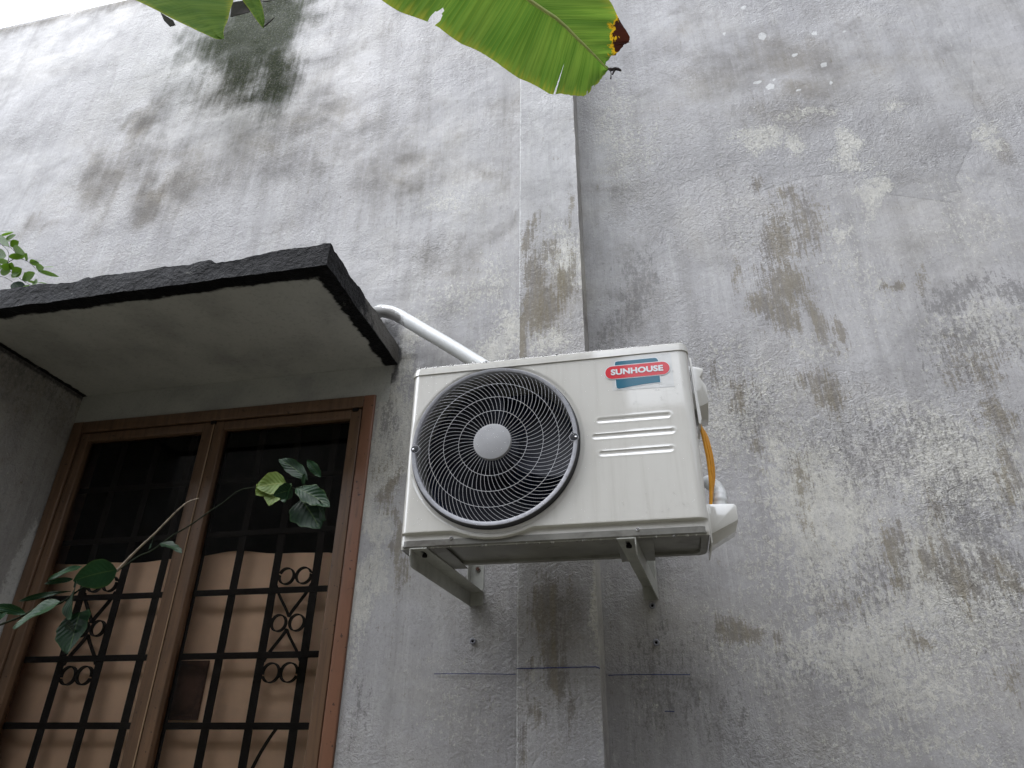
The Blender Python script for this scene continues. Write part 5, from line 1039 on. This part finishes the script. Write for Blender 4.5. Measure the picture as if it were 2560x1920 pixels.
bl1=empty('banana_leaf',MID1[-1],'large bright green banana leaf hanging over the middle top, its tip burnt brown and yellow','banana leaf')
notch=set()
for i in range(66,70):
    for j in range(0,2): notch.add((i,j))
notch.add((67,2)); notch.add((68,2))
for j in range(0,6): notch.add((32,j))
for i in (13,17): notch.add((i,0))
for i in range(30): LOW1[i]=(LOW1[i][0]+random.uniform(-.002,.002),LOW1[i][1],LOW1[i][2]+random.uniform(-.002,.002))
for i in range(4,28): UP1[i]=(UP1[i][0]+random.uniform(-.003,.003),UP1[i][1],UP1[i][2]+random.uniform(-.003,.003))
BURN=[((0.0372,-0.9300,1.7591),.052,1.4),((0.0317,-0.9300,1.8080),.042,1.15),((0.0213,-0.9300,1.8559),.03,1.0),((0.0034,-0.9300,1.8981),.016,.7),((0.0063,-0.9300,1.7233),.022,.9),((-0.0269,-0.9300,1.6587),.016,1.1),((-0.0382,-0.9300,1.6290),.012,.9),((-0.0516,-0.9300,1.6423),.009,.7),((-0.0577,-0.9300,1.7952),.007,.8),((-0.0115,-0.9300,1.7766),.007,.6),((0.0043,-0.9300,1.7984),.010,.6)]
blade('blade',LOW1,MID1,UP1,M_['banana'],bl1,BURN,12,notch,[(32,6)],[(66,2,67,2,.55),(70,2,69,2,.45),(66,0,67,0,.7),(70,0,69,0,.3),(67,3,67,2,.3),(69,3,68,2,.55)])
b=MB(); mm=[Vector(p)+Vector((0,-.002,-.003)) for p in MID1]; b.tube(mm,[.0012+.0075*(i/(len(mm)-1))**.8 for i in range(len(mm))],8); b.build('midrib',M_['midrib'],bl1,smooth=True)
b=MB(); b.tube(catmull([Vector(q_) for q_ in ((-0.0216,-0.9300,1.6573),(-0.0111,-0.9300,1.6512),(0.0018,-0.9300,1.6510),(0.0129,-0.9300,1.6399))],4),[.002,.003,.0045,.005,.004,.0045,.005,.0045,.004,.0045,.0035,.003,.0015],7)
b.tube([(-0.0154,-0.9300,1.6523),(-0.0143,-0.9300,1.6341),(-0.0164,-0.9300,1.6152)],[.002,.0012,.002],6); b.tube([(-0.0049,-0.9300,1.6463),(-0.0112,-0.9300,1.6316)],[.003,.002],6); b.build('withered_tip',M_['dry'],bl1,smooth=True)
bl2=empty('banana_leaf',MID2[-1],'drooping green banana leaf at the top left corner below the wall top','banana leaf')
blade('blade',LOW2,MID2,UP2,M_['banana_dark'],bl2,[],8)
bl3=empty('banana_leaf',MID3[-1],'small curled banana leaf flap with dry threads beside the drooping leaf','banana leaf')
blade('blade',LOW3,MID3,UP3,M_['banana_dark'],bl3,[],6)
b=MB()
b.tube([(-1.7489,-0.2800,3.2882),(-1.7315,-0.2800,3.3024),(-1.6957,-0.2800,3.3505)],[.003,.004,.002],6)
for k_ in range(4): b.tube([Vector((-1.7628,-0.2800,3.3578))+Vector((0,0,-.012*k_)),Vector((-1.7074,-0.2800,3.3409))+Vector((0,0,-.008*k_))],.0006,5)
b.build('dry_thread',M_['dry'],bl3,smooth=True); b=MB(); b.tube([(-1.8265,-0.2800,3.5365),(-1.7746,-0.2800,3.5096),(-1.7158,-0.2800,3.5046)],[.002,.003,.001],6)
b.build('dry_thread',M_['dry'],bl3,smooth=True)
b=MB(); v=[(-2.2866,-0.4000,3.3973),(-2.1884,-0.4000,3.3045),(-2.1618,-0.4000,3.2577),(-2.1928,-0.4000,3.2542),(-2.2420,-0.4000,3.3143)]; 
b.add(v+[Vector(p)+Vector((0,.004,.002)) for p in v],[(0,1,2,3,4),(9,8,7,6,5)]+[(i,(i+1)%5,(i+1)%5+5,i+5) for i in range(5)]); b.build('dry_edge',M_['dry'],bl2)
b=MB(); v=[(-1.9691,-0.3000,3.5339),(-1.9192,-0.3000,3.5319),(-1.8739,-0.3000,3.5174),(-1.8352,-0.3000,3.4438),(-1.8424,-0.3000,3.4124),(-1.8921,-0.3000,3.4077),(-1.9469,-0.3000,3.4045)]; n_=len(v)
b.add(v+[Vector(p)+Vector((0,.004,.002)) for p in v],[tuple(range(n_)),tuple(range(2*n_-1,n_-1,-1))]+[(i,(i+1)%n_,(i+1)%n_+n_,i+n_) for i in range(n_)]); b.build('dry_fold',M_['dry'],bl2)
# ================================================================ neighbouring house across the yard (seen mirrored in the wet paint and the window)
nb=empty('neighbour_house',(-1,-8,GZ),'pale plaster neighbour house across the yard mirrored in the glass','house')
b=MB(); b.box((-9,-10,GZ),(-.5,-5.6,4.4)); b.box((-.5,-9.9,GZ),(7,-5.7,3.05)); b.box((5.6,-5.69,GZ),(6.9,-.4,3.0)); b.build('wall',simple('neighbour_plaster',(.20,.185,.165),.8,.3,var=.25,vs_=1),nb)  # last block is an unseen wing added at right to cut side light
b=MB(); b.prism([(-10.3,4.4),(-5.3,4.4),(-5.3,4.5),(-7.8,5.6),(-10.3,4.5)],-9.5,-.3,axis='x'); b.box((-.29,-9.95,3.055),(7.05,-5.65,3.16)); b.build('roof',simple('neighbour_tiles',(.12,.07,.05),.7,.3,var=.3,vs_=4),nb)
